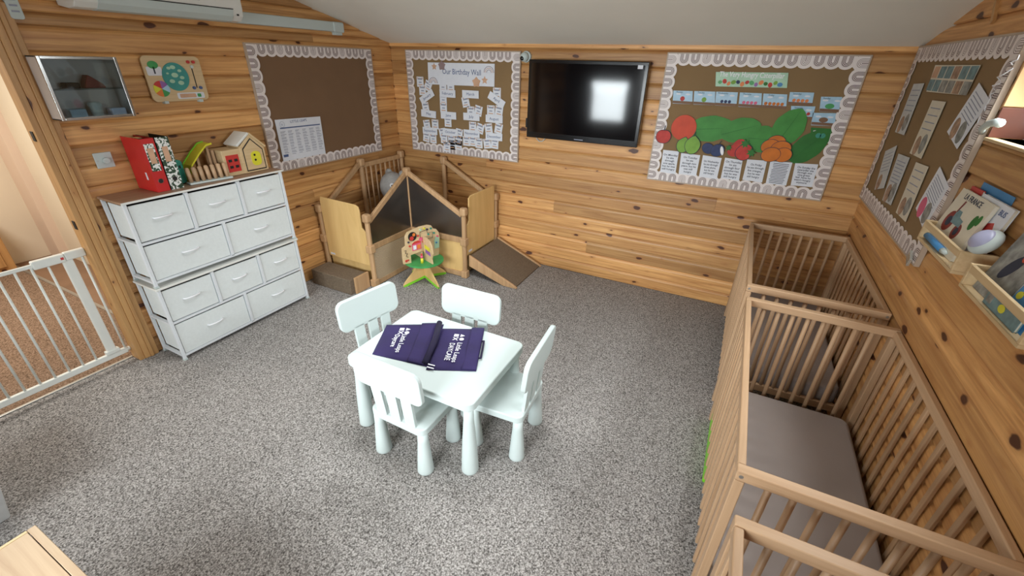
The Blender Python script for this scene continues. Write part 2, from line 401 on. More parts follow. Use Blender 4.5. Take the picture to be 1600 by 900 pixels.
# closed shell without a roof light; an added fill lamp hangs below it
struct(ce.build('ceiling', 'ceiling_paint'))
PH = .1175
def plank_mesh(plane, a0, a1, z0, z1):
    """one plank with chamfered edges; a wedge between tight V joints"""
    c = .007; t = .02
    prof = [(t, z0), (c, z0), (0, z0+.007), (0, z1-.026), (.003, z1-.014), (.013, z1), (t, z1)]
    mb = MB(); 
    def pt(a, dz):
        d, z = dz; return on_wall(plane, a, z, -d)
    mb.prism([pt(a0, p) for p in prof], Vector(on_wall(plane, a1, 0, 0))-Vector(on_wall(plane, a0, 0, 0)))
    return mb
def wall(plane, name, mat, spans, shell):
    wl = struct(shell.build(name, mat))
    z = 0; k = 0
    while z < 2.72:
        z1 = z+PH
        for (a0, a1, zb, zt) in spans:
            if plane != 'back':
                # stop each plank where the sloping ceiling cuts it
                mid = z+.01
                if mid > ceil_z(yr)-.01: continue
                if mid > ZC:
                    hi = YB-(mid-ZC)/SL; lo = YF+(mid-ZC)/SL
                    a0_, a1_ = max(a0, lo), min(a1, hi)
                else: a0_, a1_ = a0, a1
            else: a0_, a1_ = a0, a1
            p0, p1 = max(z, zb), min(z1, zt)
            if a1_-a0_ < .05 or p1-p0 < .012: continue
            cuts = [a0_, a1_]
            if random.random() < .45 and a1_-a0_ > 1.2: cuts.insert(1, random.uniform(a0_+.3, a1_-.3))
            for i in range(len(cuts)-1): plank_mesh(plane, cuts[i]+.0004, cuts[i+1]-.0004, p0+.0005, p1-.0005).build('plank', mat, wl)
        z = z1
    return wl
wall('back', 'wall_back', 'pine_x', [(XL, XR, 0, ZC+.012)], MB().box(XL-.12, XR+.16, YB+.02, YB+.1, 0, ZC+.02))
lw = MB(); lw.box(XL-.1, XL-.02, 1.02, YB, 0, 2.04); lw.prism([(XL-.1, YF, 2.04), (XL-.1, YB, 2.04), (XL-.1, yr, ceil_z(yr))], (.08, 0, 0)); lw.box(XL-.1, XL-.02, YF, -.12, 0, 2.04)
wall('left', 'wall_left', 'pine_y', [(1.11, YB, 0, 2.06), (YF, -.2, 0, 2.06), (YF, YB, 2.06, 2.8)], lw)
WY0, WY1, WZ0, WZ1 = .95, 2.452, 1.67, 2.12
rw = MB(); rw.box(XR+.02, XR+.1, YF, YB, 0, WZ0); rw.box(XR+.02, XR+.1, WY1, YB, WZ0, ZC+.02); rw.box(XR+.02, XR+.1, YF, WY0, WZ0, ZC+.02)
rw.prism([(XR+.02, YF, ZC), (XR+.02, WY0, ZC), (XR+.02, WY0, ceil_z(WY0))], (.08, 0, 0)); rw.prism([(XR+.02, YB, ZC), (XR+.02, WY1, ZC), (XR+.02, WY1, ceil_z(WY1))], (.08, 0, 0))
rw.prism([(XR+.02, WY0, WZ1), (XR+.02, WY1, WZ1), (XR+.02, WY1, ceil_z(WY1)), (XR+.02, yr, ceil_z(yr)), (XR+.02, WY0, ceil_z(WY0))], (.08, 0, 0))
wall('right', 'wall_right', 'pine_y', [(YF, YB, 0, WZ0), (YF, WY0, WZ0, WZ1), (WY1, YB, WZ0, WZ1), (YF, YB, WZ1, 2.8)], rw)
# wall behind the camera with its window
fw = MB(); wx0, wx1, wz0, wz1 = -2.82, -2.10, .88, 1.62
fw.box(XL, XR, YF-.08, YF, 0, wz0); fw.box(XL, wx0, YF-.08, YF, wz0, wz1); fw.box(wx1, -1.75, YF-.08, YF, wz0, wz1); fw.box(-.35, XR, YF-.08, YF, wz0, wz1); fw.box(XL, -1.75, YF-.08, YF, wz1, ZC+.02); fw.box(-.35, XR, YF-.08, YF, wz1, ZC+.02); fw.box(-1.75, -.35, YF-.08, YF, 1.9, ZC+.02)
struct(fw.build('wall_front', 'darkened_wood'))
w1 = MB()
for a in (wx0+.02, wx1-.02): w1.box(a-.02, a+.02, YF-.07, YF-.02, wz0, wz1)
for z in (wz0+.02, wz1-.02): w1.box(wx0+.04, wx1-.04, YF-.07, YF-.02, z-.02, z+.02)
w1o = struct(w1.build('window_2', 'white_paint'))
MB().box(wx0+.04, wx1-.04, YF-.05, YF-.046, wz0+.04, wz1-.04).build('pane', 'window_glass', w1o)
w3 = MB()
for a in (-1.73, -1.05, -.37): w3.box(a-.02, a+.02, YF-.07, YF-.02, .88, 1.9)
for z in (.90, 1.88): w3.box(-1.71, -.39, YF-.07, YF-.02, z-.02, z+.02)
w3o = struct(w3.build('window_3', 'white_paint'))
MB().box(-1.71, -.39, YF-.05, YF-.046, .92, 1.86).build('pane', 'window_glass', w3o)
# right window: reveal, brown casement, pane
wn = MB(); e = .012
wn.box(XR-.002, XR+.17, WY1-e, WY1, 1.782, WZ1); wn.box(XR-.002, XR+.17, WY0, WY0+e, WZ0, WZ1); wn.box(XR-.002, XR+.17, WY0, WY1, WZ1-e, WZ1)
wno = struct(wn.build('window_1', 'reveal_wood', bevel=.002))
MB().box(XR-.002, XR+.17, WY1-e, WY1, WZ0, 1.778).build('jamb_block', 'brown_frame', wno, bevel=.002)
sl = MB().box(XR-.012, XR+.17, WY0, WY1-e, WZ0-.012, WZ0); sl.build('window_sill', 'raw_pine', wno, bevel=.003)
fr = MB()
for y in (WY0+.03, (WY0+WY1)/2, WY1-.026): fr.box(XR+.12, XR+.16, y-.014, y+.014, WZ0, WZ1-e)
fr.box(XR+.12, XR+.16, WY0+e, WY1-e, WZ0, WZ0+.03); fr.box(XR+.12, XR+.16, WY0+e, WY1-e, WZ1-e-.03, WZ1-e)
fr.build('casement', 'white_paint', wno, bevel=.003)
MB().box(XR+.138, XR+.142, WY0+e, WY1-e, WZ0+.03, WZ1-e-.03).build('pane', 'window_glass', wno)
# sloping trims
tr = MB().box(XL, XR, YB-.012, YB, ZC-.022, ZC+.004); struct(tr.build('trim_1', 'pine_x'))
# corner cover strip on the right wall above the board
struct(MB().bar((XR-.006, 2.905, 2.09), (XR-.006, 3.0, 2.215), .012, .02).build('trim_2', 'pine_z'))

# doorway on the left: jambs, head, hall beyond
DJ = MB()
d1 = struct(MB().box(XL-.09, XL+.008, 1.0, 1.0295, 0, 2.03).build('door_1', 'pine_z', bevel=.003))
for x0, x1, y0, y1, nm in ((XL-.02, XL+.015, 1.03, 1.062, 'jamb_moulding'), (XL-.02, XL+.022, 1.062, 1.082, 'jamb_moulding'), (XL-.02, XL+.014, 1.082, 1.114, 'jamb_moulding'),
                           (XL-.16, XL+.012, -.16, -.12, 'door_jamb')):
    MB().box(x0, x1, y0, y1, 0, 2.09 if y0 > 0 else 2.03).build(nm, 'pine_z', d1, bevel=.004)
MB().box(XL-.16, XL+.012, -.12, 1.03, 2.0, 2.09).build('door_head', 'pine_y', d1, bevel=.004)
hm = MB()
for z in (.95, 1.45): hm.box(XL-.05, XL-.02, .996, 1.0, z, z+.05)
hm.build('strike_plate', 'black_matt', d1)
MB().box(XL-.105, XL-.085, -.12, 1.0, 0, .008).build('door_threshold', 'steel', d1, bevel=.003)
struct(MB().box(-6.3, XL-.095, -1.4, 1.23, -.05, -.002).build('floor_hall', 'hall_carpet'))
struct(MB().box(-6.3, XL-.1, 1.23, 1.62, -.05, -.003).build('floor_hall_entry', 'hall_vinyl'))
struct(MB().box(-6.2, XL-.16, 1.222, 1.246, -.002, .006).build('trim_3', 'steel'))
hw = MB().box(-5.88, XL-.1, 1.6, 1.68, -.01, 2.35); struct(hw.build('wall_hall_side', 'hall_paint'))
struct(MB().box(-6.14, -5.88, 1.53, 1.68, -.01, 2.35).build('wall_hall_pier', 'hall_paint_pink'))
struct(MB().box(-6.3, -6.14, -1.4, 1.68, -.01, 2.35).build('wall_hall_end', 'hall_paint'))
struct(MB().box(-6.3, XL-.1, -1.48, -1.4, -.01, 2.35).build('wall_hall_near', 'hall_paint'))
struct(MB().box(-6.3, XL-.1, -1.48, 1.68, 2.35, 2.4).build('ceiling_hall', 'ceiling_paint'))
struct(MB().box(XL-.102, XL-.1, 1.14, 1.6, 0, 2.35).build('wall_hall_back', 'hall_paint'))
hc = T('hall_cupboard', 'orange pine cupboard foot at the far end of the hall', 'cupboard', (-6.0, .75, 0))
MB().box(-6.13, -5.86, .5, 1.2, .04, .5).build('body', 'pine_z', hc, bevel=.006)
MB().box(-6.13, -5.87, .52, 1.18, 0, .04).build('plinth', 'pine_y', hc)
MB().box(-5.86, -5.845, .56, 1.14, .08, .46).build('door', 'pine_z', hc, bevel=.004)
MB().box(-6.13, -5.84, .49, 1.21, .5, .52).build('top', 'pine_y', hc, bevel=.004)

# ---------------------------------------------------------------- safety gate in the doorway
GX = XL-.075
g = T('safety_gate', 'white metal baby safety gate closed across the doorway', 'gate', (GX, .45, 0))
MB().box(GX-.012, GX+.012, -.11, .985, .062, .10).build('bottom_rail', 'gate_white', g, bevel=.004)
MB().box(GX-.009, GX+.009, -.08, .76, .785, .806).build('top_rail', 'gate_white', g, bevel=.004)
MB().box(GX-.018, GX+.018, .755, .90, .772, .822).build('latch_handle', 'gate_white', g, bevel=.007, seg=3)
MB().box(GX-.016, GX+.016, .90, 1.0, .776, .826).build('latch_housing', 'gate_white', g, bevel=.007, seg=3)
MB().box(GX-.005, GX+.019, .878, .892, .79, .805).build('latch_button', 'red_paint', g)
y = .818
while y > -.1:
    MB().tube([(GX, y, .10), (GX, y, .787)], .0065, 8).build('bar', 'gate_white', g, smooth=True); y -= .0693
MB().box(GX-.012, GX+.012, .882, .932, .095, .78).build('latch_post', 'gate_white', g, bevel=.005)
MB().tube([(GX, .978, .10), (GX, .978, .78)], .0075, 8).build('bar', 'gate_white', g, smooth=True)
for z in (.082, .80): MB().tube([(GX, .978, z), (GX, .9985, z)], .014, 12).build('wall_cup', 'gate_white', g, smooth=False)
MB().box(GX-.013, GX+.02, .87, .945, .10, .125).build('hinge_block', 'gate_white', g, bevel=.003)

# ---------------------------------------------------------------- drawer units
def drawer_unit(z0, top_mat, name_label):
    y0, y1, x0, x1, H = 1.142, 2.184, XL+.012, -3.083, .56
    u = T('drawer_unit', name_label, 'drawers', ((x0+x1)/2, (y0+y1)/2, z0), 0, 'stacked drawer units')
    s = .02
    for x in (x0, x1-s):
        for y in (y0, y1-s):
            b = MB(); b.box(x, x+s, y, y+s, z0+.008, z0+H-.016); lg = b.build('upright', 'white_metal', u, bevel=.003)
            MB().box(x-.002, x+s+.002, y-.002, y+s+.002, z0, z0+.012).build('foot_cap', 'white_plastic', lg)
    rows = [(z0+.298, z0+H-.02, [y0, 1.487, 1.834, y1]), (z0+.04, z0+.285, [y0, 1.66, y1])]
    for zz in (z0+.03, z0+.285):
        for x in (x0, x1-s): MB().box(x, x+s, y0+s, y1-s, zz, zz+.014).build('rail', 'white_metal', u)
        for y in (y0, y1-s): MB().box(x0+s, x1-s, y, y+s, zz, zz+.014).build('rail', 'white_metal', u)
    MB().box(x0-.004, x1+.008, y0-.008, y1+.008, z0+H-.016, z0+H-.001).build('top_board', top_mat, u, bevel=.003)
    if top_mat != 'white_paint': MB().box(x1+.008, x1+.0095, y0-.008, y1+.008, z0+H-.015, z0+H-.003).build('edge_band', 'white_paint', u)
    for za, zb, ys in rows:
        for a, b in zip(ys[:-1], ys[1:]):
            if b != ys[-1]: MB().box(x1-s, x1, b-s/2, b+s/2, za, zb).build('divider', 'white_metal', u)
            ya = a+(s if a == ys[0] else s/2)+.004; yb = b-(s if b == ys[-1] else s/2)-.004
            d = MB(); 
            # fabric box with a slightly bowed front
            n = 7; pts = []
            zt = zb-.012
            d.box(x0+s, x1-.016, ya, yb, za+.012, zt-.008)
            db = d.build('drawer', 'drawer_fabric', u)
            fp = MB(); vs = []; fs = []
            for i in range(n):
                for j in range(n):
                    yy = ya+(yb-ya)*i/(n-1); zz = za+.008+(zt-za-.008)*j/(n-1)
                    edge = (i in (0, n-1)) or (j in (0, n-1))
                    vs.append((x1-.006+(0 if edge else random.uniform(-.0004, .0009)), yy, zz))
            for i in range(n-1):
                for j in range(n-1): fs.append((i*n+j, (i+1)*n+j, (i+1)*n+j+1, i*n+j+1))
            fp.add(vs, fs); fp.box(x1-.016, x1-.0075, ya, yb, za+.008, zt)
            fp.build('front_panel', 'drawer_fabric', db, smooth=True, bevel=0)
            c = (ya+yb)/2; zc = (za+zb)/2+.012
            pts = [(x1-.004, c-.052, zc), (x1+.008, c-.046, zc), (x1+.017, c-.02, zc+.001), (x1+.019, c, zc+.001), (x1+.017, c+.02, zc+.001), (x1+.008, c+.046, zc), (x1-.004, c+.052, zc)]
            MB().tube(pts, .0052, 8).build('handle', 'print_white', db, smooth=True)
            # thin black sheet on top of the drawer box, behind the front panel
            MB().box(x0+s+.01, x1-.018, ya+.004, yb-.004, zt-.006, zt+.001).build('top_sheet', 'black_matt', db)
    return u
drawer_unit(0, 'white_paint', 'lower white fabric drawer unit standing on the carpet')
drawer_unit(.562, 'laminate_top', 'upper white fabric drawer unit with brown wooden top, stacked on another')
DT = 1.1225   # top of the stack

# ---------------------------------------------------------------- things on the drawers
def binder(name, label, y0, cov, spine, labelmat):
    x0, x1, y1, H = -3.345, -3.135, y0+.072, .315
    if cov == 'red_board': x0 = -3.348
    b = T(name, label, 'binder', ((x0+x1)/2, y0+.036, DT), 0, None)
    MB().box(x0, x1-.003, y0, y0+.003, DT+.0, DT+H).build('cover', cov, b)
    MB().box(x0, x1-.003, y1-.003, y1, DT, DT+H).build('cover', cov, b)
    MB().box(x1-.003, x1, y0, y1, DT, DT+H).build('spine', spine, b)
    MB().box(x0+.012, x1-.03, y0+.006, y1-.02, DT+.004, DT+H-.015).build('pages', 'black_matt', b)
    lb = MB().box(x1, x1+.001, y0+.010, y1-.010, DT+.125, DT+H-.03).build('spine_label', labelmat, b)
    MB().box(x1+.001, x1+.0018, y0+.02, y1-.02, DT+.17, DT+.26).build('name_tag', 'peach', lb)
    rg = MB().tube([(x1, y0+.036, DT+.065), (x1+.0015, y0+.036, DT+.065)], .0125, 16).build('finger_hole', 'black_matt', b)
    MB().tube([(x1+.0005, y0+.036+.0135*math.cos(t*PI/8), DT+.065+.0135*math.sin(t*PI/8)) for t in range(17)], .0017, 6).build('ring', 'chrome', rg)
    return b
b1 = binder('ring_binder', 'red lever arch binder with patterned spine label on the drawers', 1.362, 'red_board', 'red_board', 'floral')
MB().box(-3.205, -3.19, 1.3605, 1.362, DT+.07, DT+.115).build('cover_sticker', 'paper', b1)
MB().box(-3.2, -3.14, 1.445-.085, 1.38, DT+.318, DT+.3215).build('clip_edge', 'chrome', b1)
binder('ring_binder', 'binder with black and white leafy pattern beside the red binder', 1.442, 'black_matt', 'floral', 'floral')
g = T('green_toy', 'teal green rounded toy block between binders and wooden pegs', 'toy', (-3.27, 1.575, DT))
MB().prism([(-3.30, a, z) for a, z in rrect(.075, .15, .02, 4, 1.556, DT+.077)], (.07, 0, 0)).build('body', 'teal', g, bevel=.004)
for i in range(3): MB().box(-3.23, -3.2285, 1.531+.018*i, 1.543+.018*i, DT+.1, DT+.118).build('slot', 'black_matt', g)
pg = T('peg_stand', 'row of wooden pegs on a white base on the drawer top', 'toy', (-3.16, 1.70, DT), math.radians(-7))
MB().box(-.03, .03, -.135, .135, 0, .012).build('base', 'white_plastic', pg, bevel=.003, local=True)
for i in range(7):
    yy = -.115+.038*i
    p = MB().tube([(0, yy, .012), (-.004, yy-.004, .095)], .0125, 10, r2=.0145); p.ball((-.004, yy-.004, .093), .0145, n=10, k=6)
    p.build('peg', 'beech_z', pg, local=True, smooth=True)
sd = T('toy_slide', 'yellow and green wooden toy ramp behind the pegs', 'toy', (-3.25, 1.69, DT))
pts = [(1.60, DT+.002), (1.635, DT+.10), (1.70, DT+.165), (1.76, DT+.215), (1.80, DT+.222)]
def strip(pts, x0, x1, t):
    up = [(a, z+t) for a, z in pts]; return MB().prism([(x0, a, z) for a, z in pts+up[::-1]], (x1-x0, 0, 0))
strip(pts, -3.30, -3.215, .007).build('track', 'yellow', sd)
strip(pts, -3.214, -3.206, .012).build('side_rail', 'yellow', sd)
strip(pts, -3.309, -3.301, .014).build('side_rail', 'lime', sd)
for a, h in ((1.70, .16), (1.78, .212)): MB().box(-3.27, -3.24, a-.008, a+.008, DT, DT+h+.002).build('support', 'beech_z', sd)
MB().box(-3.31, -3.23, 1.795, 1.812, DT+.0, DT+.18).build('support', 'beech_z', sd)
ho = T('toy_house', 'wooden toy house with red window and yellow door on the drawers', 'toy house', (-3.22, 1.98, DT), 0)
hx0, hx1 = -3.31, -3.165
MB().box(hx0, hx1, 1.822, 1.962, DT, DT+.178).build('side_wing', 'raw_pine', ho, bevel=.004)
gable = [(1.955, DT), (2.142, DT), (2.142, DT+.165), (2.045, DT+.262), (1.955, DT+.185)]
MB().prism([(hx0, a, z) for a, z in gable], (hx1-hx0+.004, 0, 0)).build('gable', 'raw_pine', ho, bevel=.004)
MB().bar((-3.235, 1.94, DT+.195), (-3.235, 2.045, DT+.272), .15, .016, up=(0, -.6, .8)).build('roof_panel', 'white_paint', ho, bevel=.004)
MB().bar((-3.235, 2.045, DT+.272), (-3.235, 2.155, DT+.165), .15, .016, up=(0, .7, .7)).build('roof_panel', 'raw_pine', ho, bevel=.004)
fx = hx1+.004
MB().prism([(fx, 1.972+(a-1.955)*.82, DT+.012+(z-DT)*.86) for a, z in gable], (.0016, 0, 0)).build('outline', 'black_matt', ho)
MB().prism([(fx+.0014, 1.978+(a-1.955)*.75, DT+.02+(z-DT)*.79) for a, z in gable], (.0016, 0, 0)).build('front', 'raw_pine', ho)
dr = MB().prism([(fx+.003, a, z) for a, z in rrect(.075, .10, .03, 4, 2.06, DT+.095)], (.003, 0, 0)).build('door', 'yellow', ho)
for a, z in ((2.05, DT+.12), (2.05, DT+.085)): MB().tube([(fx+.006, a, z), (fx+.0072, a, z)], .008, 10).build('peephole', 'black_matt', dr)
wi = MB().box(hx1, hx1+.004, 1.842, 1.932, DT+.028, DT+.142).build('window', 'red_paint', ho)
for a in (1.867, 1.908):
    for z in (DT+.062, DT+.105): MB().box(hx1+.004, hx1+.0052, a-.012, a+.012, z-.009, z+.009).build('pane', 'black_matt', wi)

# ---------------------------------------------------------------- left wall fittings
c = T('glass_cabinet', 'shallow chrome wall cabinet with glass door by the doorway', 'cabinet', (XL+.06, 1.257, 1.555))
cy0, cy1, cz0, cz1, cx = 1.09, 1.43, 1.555, 1.862, XL+.12
MB().box(XL, XL+.004, cy0, cy1, cz0, cz1).build('back', 'cabinet_side', c)
MB().box(XL, cx, cy0, cy0+.008, cz0, cz1).build('side', 'cabinet_side', c, bevel=.002)
MB().box(XL, cx, cy1-.008, cy1, cz0, cz1).build('side', 'steel', c, bevel=.002)
MB().box(XL, cx, cy0, cy1, cz0, cz0+.008).build('bottom', 'steel', c, bevel=.002)
MB().box(XL, cx, cy0, cy1, cz1-.008, cz1).build('top', 'steel', c, bevel=.002)
MB().box(XL+.004, cx-.012, cy0+.008, cy1-.008, 1.700, 1.705).build('shelf', 'clear_glass', c)
dd = MB()
for a in (cy0, cy1-.014): dd.box(cx, cx+.012, a, a+.014, cz0, cz1)
for z in (cz0, cz1-.014): dd.box(cx, cx+.012, cy0+.014, cy1-.014, z, z+.014)
do = dd.build('door', 'chrome', c, bevel=.002)
MB().box(cx+.004, cx+.007, cy0+.014, cy1-.014, cz0+.014, cz1-.014).build('pane', 'clear_glass', do)
cb = [('folded_cloth', 'dark red folded cloth on the glass cabinet shelf', 'cloth', 'dark_red', 1.26, 1.36, 1.706, 1.76), ('black_case', 'small black case at left on the cabinet shelf', 'case', 'black_matt', 1.18, 1.24, 1.706, 1.735),
      ('blue_box', 'blue box on the cabinet floor at left', 'box', 'light_blue', 1.15, 1.225, cz0+.008, 1.605), ('white_tub', 'white tub in the middle of the cabinet floor', 'tub', 'white_plastic', 1.25, 1.31, cz0+.008, 1.64), ('plaster_box', 'pale low box at the right of the cabinet floor', 'box', 'paper_blue', 1.34, 1.41, cz0+.008, 1.60)]
for nm, lab, ct, mt_, a, b_, z0, z1 in cb:
    if nm == 'white_tub': o = MB().lathe((XL+.055, (a+b_)/2, z0), [(.024, 0), (.03, .05), (.032, .052), (.032, .06), (.028, .07), (.004, z1-z0)], 16).build(nm, mt_, smooth=False)
    elif nm == 'folded_cloth': o = MB().prism([(XL+.02, a, z0), (XL+.02, b_, z0), (XL+.02, b_-.01, z0+.02), (XL+.02, b_-.05, z1), (XL+.02, a+.03, z1+.015), (XL+.02, a+.01, z0+.03)], (.06, 0, 0)).build(nm, mt_, bevel=.006)
    else: o = MB().box(XL+.02, XL+.085, a, b_, z0, z1).build(nm, mt_, bevel=.005)
    tag(o, lab, ct)
# busy board
t = T('activity_board', 'wooden activity board with turquoise disc hung on the left wall', 'toy', (XL+.012, 1.77, 1.61))
ay, az = 1.77, 1.743
flat(MB(), 'left', rrect(.345, .262, .03, 5, ay, az), .008, .014).build('panel', 'raw_pine', t, bevel=.002)
dk = flat(MB(), 'left', oval(ay-.002, az+.012, .078, .082, n=32), .022, .004).build('disc', 'disc_blue', t)
for a, z, r in ((-.03, .05, .012), (-.005, .055, .016), (.03, .035, .012), (-.005, .01, .02), (.035, -.005, .014), (-.03, -.025, .016), (.02, -.035, .018), (-.045, .02, .008)):
    flat(MB(), 'left', oval(ay-.002+a, az+.012+z, r, r*.7, n=12), .026, .0012).build('cloud_print', 'pale_green', dk)
flat(MB(), 'left', rrect(.085, .05, .008, 3, ay-.115, az+.045), .022, .0012).build('picture', 'paper', t)
flat(MB(), 'left', oval(ay-.115, az+.08, .03, .022, n=14), .0235, .001).build('tree_print', 'green_paint', t)
flat(MB(), 'left', [(ay-.119, az+.03), (ay-.111, az+.03), (ay-.111, az+.07), (ay-.119, az+.07)], .0235, .001).build('trunk_print', 'ink', t)
for k, cl in enumerate(['purple', 'light_blue', 'green_paint', 'orange', 'yellow', 'red_paint']):
    p = [(ay-.105, az-.055)]+[(ay-.105+.046*math.cos(PI/2-PI/3*(k+q/4)), az-.055+.046*math.sin(PI/2-PI/3*(k+q/4))) for q in range(5)]
    flat(MB(), 'left', p, .022, .003).build('wheel_segment', cl, t)
flat(MB(), 'left', [(ay+.108, az-.055), (ay+.114, az-.055), (ay+.114, az+.06), (ay+.108, az+.06)], .022, .001).build('slot', 'black_matt', t)
for a, z, cl in ((.095, .098, 'red_paint'), (.128, .098, 'red_paint'), (.09, -.055, 'ink_blue'), (.132, -.055, 'ink_blue'), (.111, .07, 'white_plastic')):
    MB().tube([on_wall('left', ay+a, az+z, .022), on_wall('left', ay+a, az+z, .032)], .0095, 12).build('knob', cl, t)
flat(MB(), 'left', rrect(.17, .036, .008, 3, ay+.06, az-.1), .022, .001).build('slider_frame', 'paper', t)
flat(MB(), 'left', rrect(.10, .024, .005, 3, ay+.04, az-.1), .0235, .001).build('slider_track', 'peach', t)
flat(MB(), 'left', rrect(.02, .02, .003, 3, ay+.11, az-.1), .0235, .006).build('slider', 'green_paint', t)
for a in (-.105, .11): MB().box(XL, XL+.034, ay+a-.012, ay+a+.012, az-.142, az-.125).build('clip', 'white_plastic', t, bevel=.002)
# switch
t = T('light_switch', 'white square dimmer light switch beside the door frame', 'switch', (XL, 1.242, 1.27))
MB().box(XL, XL+.009, 1.198, 1.286, 1.271, 1.359).build('plate', 'white_plastic', t, bevel=.003)
MB().tube([(XL+.009, 1.247, 1.313), (XL+.026, 1.247, 1.313)], .017, 20).build('dial', 'white_plastic', t, bevel=.002)
for a in (1.21, 1.274): MB().tube([(XL+.009, a, 1.315), (XL+.0098, a, 1.315)], .003, 8).build('screw', 'steel', t)
# remote in holder
t = T('remote_control', 'white remote control in wall holder high above the door frame', 'remote', (XL, 1.13, 2.02))
MB().prism([(XL, a, z) for a, z in rrect(.052, .16, .012, 4, 1.128, 2.10)], (.02, 0, 0)).build('body', 'white_plastic', t, bevel=.003)
for z in (2.05, 2.075, 2.10): MB().box(XL+.02, XL+.0215, 1.112, 1.142, z, z+.008).build('button', 'ink_grey', t)
# air conditioner
AY0, AY1 = 1.31, 2.21
t = T('air_conditioner', 'white wall mounted air conditioner at the top left', 'air conditioner', (XL, 1.76, 2.08))
prof = [(0, 2.098), (.10, 2.082), (.165, 2.088), (.195, 2.115), (.205, 2.16), (.205, 2.33), (.185, 2.36), (0, 2.36)]
MB().prism([(XL+x, AY0, z) for x, z in prof], (0, AY1-AY0, 0)).build('body', 'white_paint', t, bevel=.006)
MB().prism([(XL+.104, AY0+.10, 2.0805), (XL+.168, AY0+.10, 2.0855), (XL+.199, AY0+.10, 2.113), (XL+.208, AY0+.10, 2.15), (XL+.204, AY0+.10, 2.15), (XL+.16, AY0+.10, 2.10)], (0, AY1-AY0-.17, 0)).build('flap', 'white_plastic', t, bevel=.001)
sm = MB(); sm.box(XL+.2045, XL+.207, AY0+.098, AY1-.068, 2.151, 2.156); sm.build('flap_gap', 'black_matt', t)
MB().box(XL+.2045, XL+.207, AY1-.05, AY1-.036, 2.118, 2.128).build('sensor', 'black_matt', t)
MB().box(XL+.205, XL+.2065, 1.86, 1.94, 2.18, 2.188).build('badge', 'ink_grey', t)
t = T('pipe_trunking', 'white plastic pipe trunking running right from the air conditioner', 'trunking', (XL, 2.7, 2.09))
MB().box(XL, XL+.055, AY1+.002, 3.12, 2.086, 2.158).build('duct', 'white_plastic', t, bevel=.008, seg=3)
MB().box(XL, XL+.064, 3.11, 3.225, 2.082, 2.160).build('end_cap', 'white_plastic', t, bevel=.012, seg=3)
MB().box(XL, XL+.045, 3.135, 3.21, 2.062, 2.084).build('outlet', 'white_plastic', t, bevel=.003)

# ---------------------------------------------------------------- notice boards
def board(label, plane, a0, a1, z0, z1, ns, nh, w_=.078):
    ca = (a0+a1)/2
    b = T('notice_board', label, 'notice board', on_wall(plane, ca, z0, .008))
    flat(MB(), plane, [(a0, z0), (a1, z0), (a1, z1), (a0, z1)], .0015, .0145).build('panel', 'backing_paper' if plane == 'left' else 'backing_paper_tan', b)
    e = .009
    for (p, q, r, s) in ((a0-e, a0, z0-e, z1+e), (a1, a1+e, z0-e, z1+e), (a0, a1, z0-e, z0), (a0, a1, z1, z1+e)):
        flat(MB(), plane, [(p, r), (q, r), (q, s), (p, s)], .0015, .0205).build('rim', 'board_rim', b)
    def strip_(A, B, inw, n, dd):
        mb = MB(); K = 8; A = Vector(A); B = Vector(B); inw = Vector(inw)
        for i in range(n*K+1):
            t_ = i/K; u = (t_ % 1) if i < n*K else 1.0; f = i/(n*K)
            d = w_*(.80+.22*abs(math.sin(PI*u))**.65) if u not in (0, 1.0) else w_*.80
            o_ = A+(B-A)*f
            for k, vv in enumerate((0, d)):
                p = o_+inw*vv; mb.v.append(Vector(on_wall(plane, p.x, p.y, dd+.0012))); mb.uv[len(mb.v)-1] = (min(t_, n-1e-4) , vv/w_)
        for i in range(n*K): mb.f.append((2*i, 2*i+1, 2*i+3, 2*i+2)); mb.m.append(0)
        o = mb.build('border_strip', 'rainbow_border', b)
        sd_ = o.modifiers.new('thick', 'SOLIDIFY'); sd_.thickness = .001; sd_.offset = 0
    strip_((a0, z1), (a1, z1), (0, -1), ns, .018); strip_((a0, z0), (a1, z0), (0, 1), ns, .018)
    strip_((a0, z0), (a0, z1), (1, 0), nh, .020); strip_((a1, z0), (a1, z1), (-1, 0), nh, .020)
    return b
board('brown notice board on the left wall holding one printed timetable', 'left', 2.30, 3.555, 1.045, 1.962, 16, 11)
board('birthday notice board on the back wall left of the television', 'back', -3.145, -1.89, 1.035, 1.968, 16, 12)
board('storybook notice board with big green paper leaves on the back wall', 'back', -.635, .62, 1.036, 1.975, 16, 12)
board('notice board on the right wall above the cots', 'right', 2.472, 3.825, 1.106, 2.024, 18, 12)
pin = .0185
# timetable
t = T('timetable', 'white printed weekly timetable sheet on the left wall board', 'poster', (XL+.02, 2.62, 1.117))
flat(MB(), 'left', [(2.398, 1.116), (2.835, 1.118), (2.842, 1.430), (2.398, 1.440)], .0225).build('paper', 'paper', t)
wtext('LITTLE LEAPS', .028, 'left', 2.615, 1.413, .0243, 'ink_blue', t)
flat(MB(), 'left', [(2.43, 1.368), (2.825, 1.362), (2.825, 1.371), (2.43, 1.377)], .024, .0006).build('heading_bar', 'ink_blue', t)
pr = MB()
for r in range(9):
    for q in range(6):
        for k in range(2 if r < 8 else 1):
            z = 1.345-.0225*r-.009*k; a = 2.425+.07*q; wd = random.uniform(.03, .052)
            flat(pr, 'left', [(a, z-.002), (a+wd, z-.002), (a+wd, z+.002), (a, z+.002)], .024, .0005)
pr.build('print_lines', 'ink_grey', t, kind='stuff')
flat(MB(), 'left', [(2.41, 1.148), (2.455, 1.148), (2.455, 1.168), (2.41, 1.168)], .024, .0006).build('print_block', 'ink_blue', t)
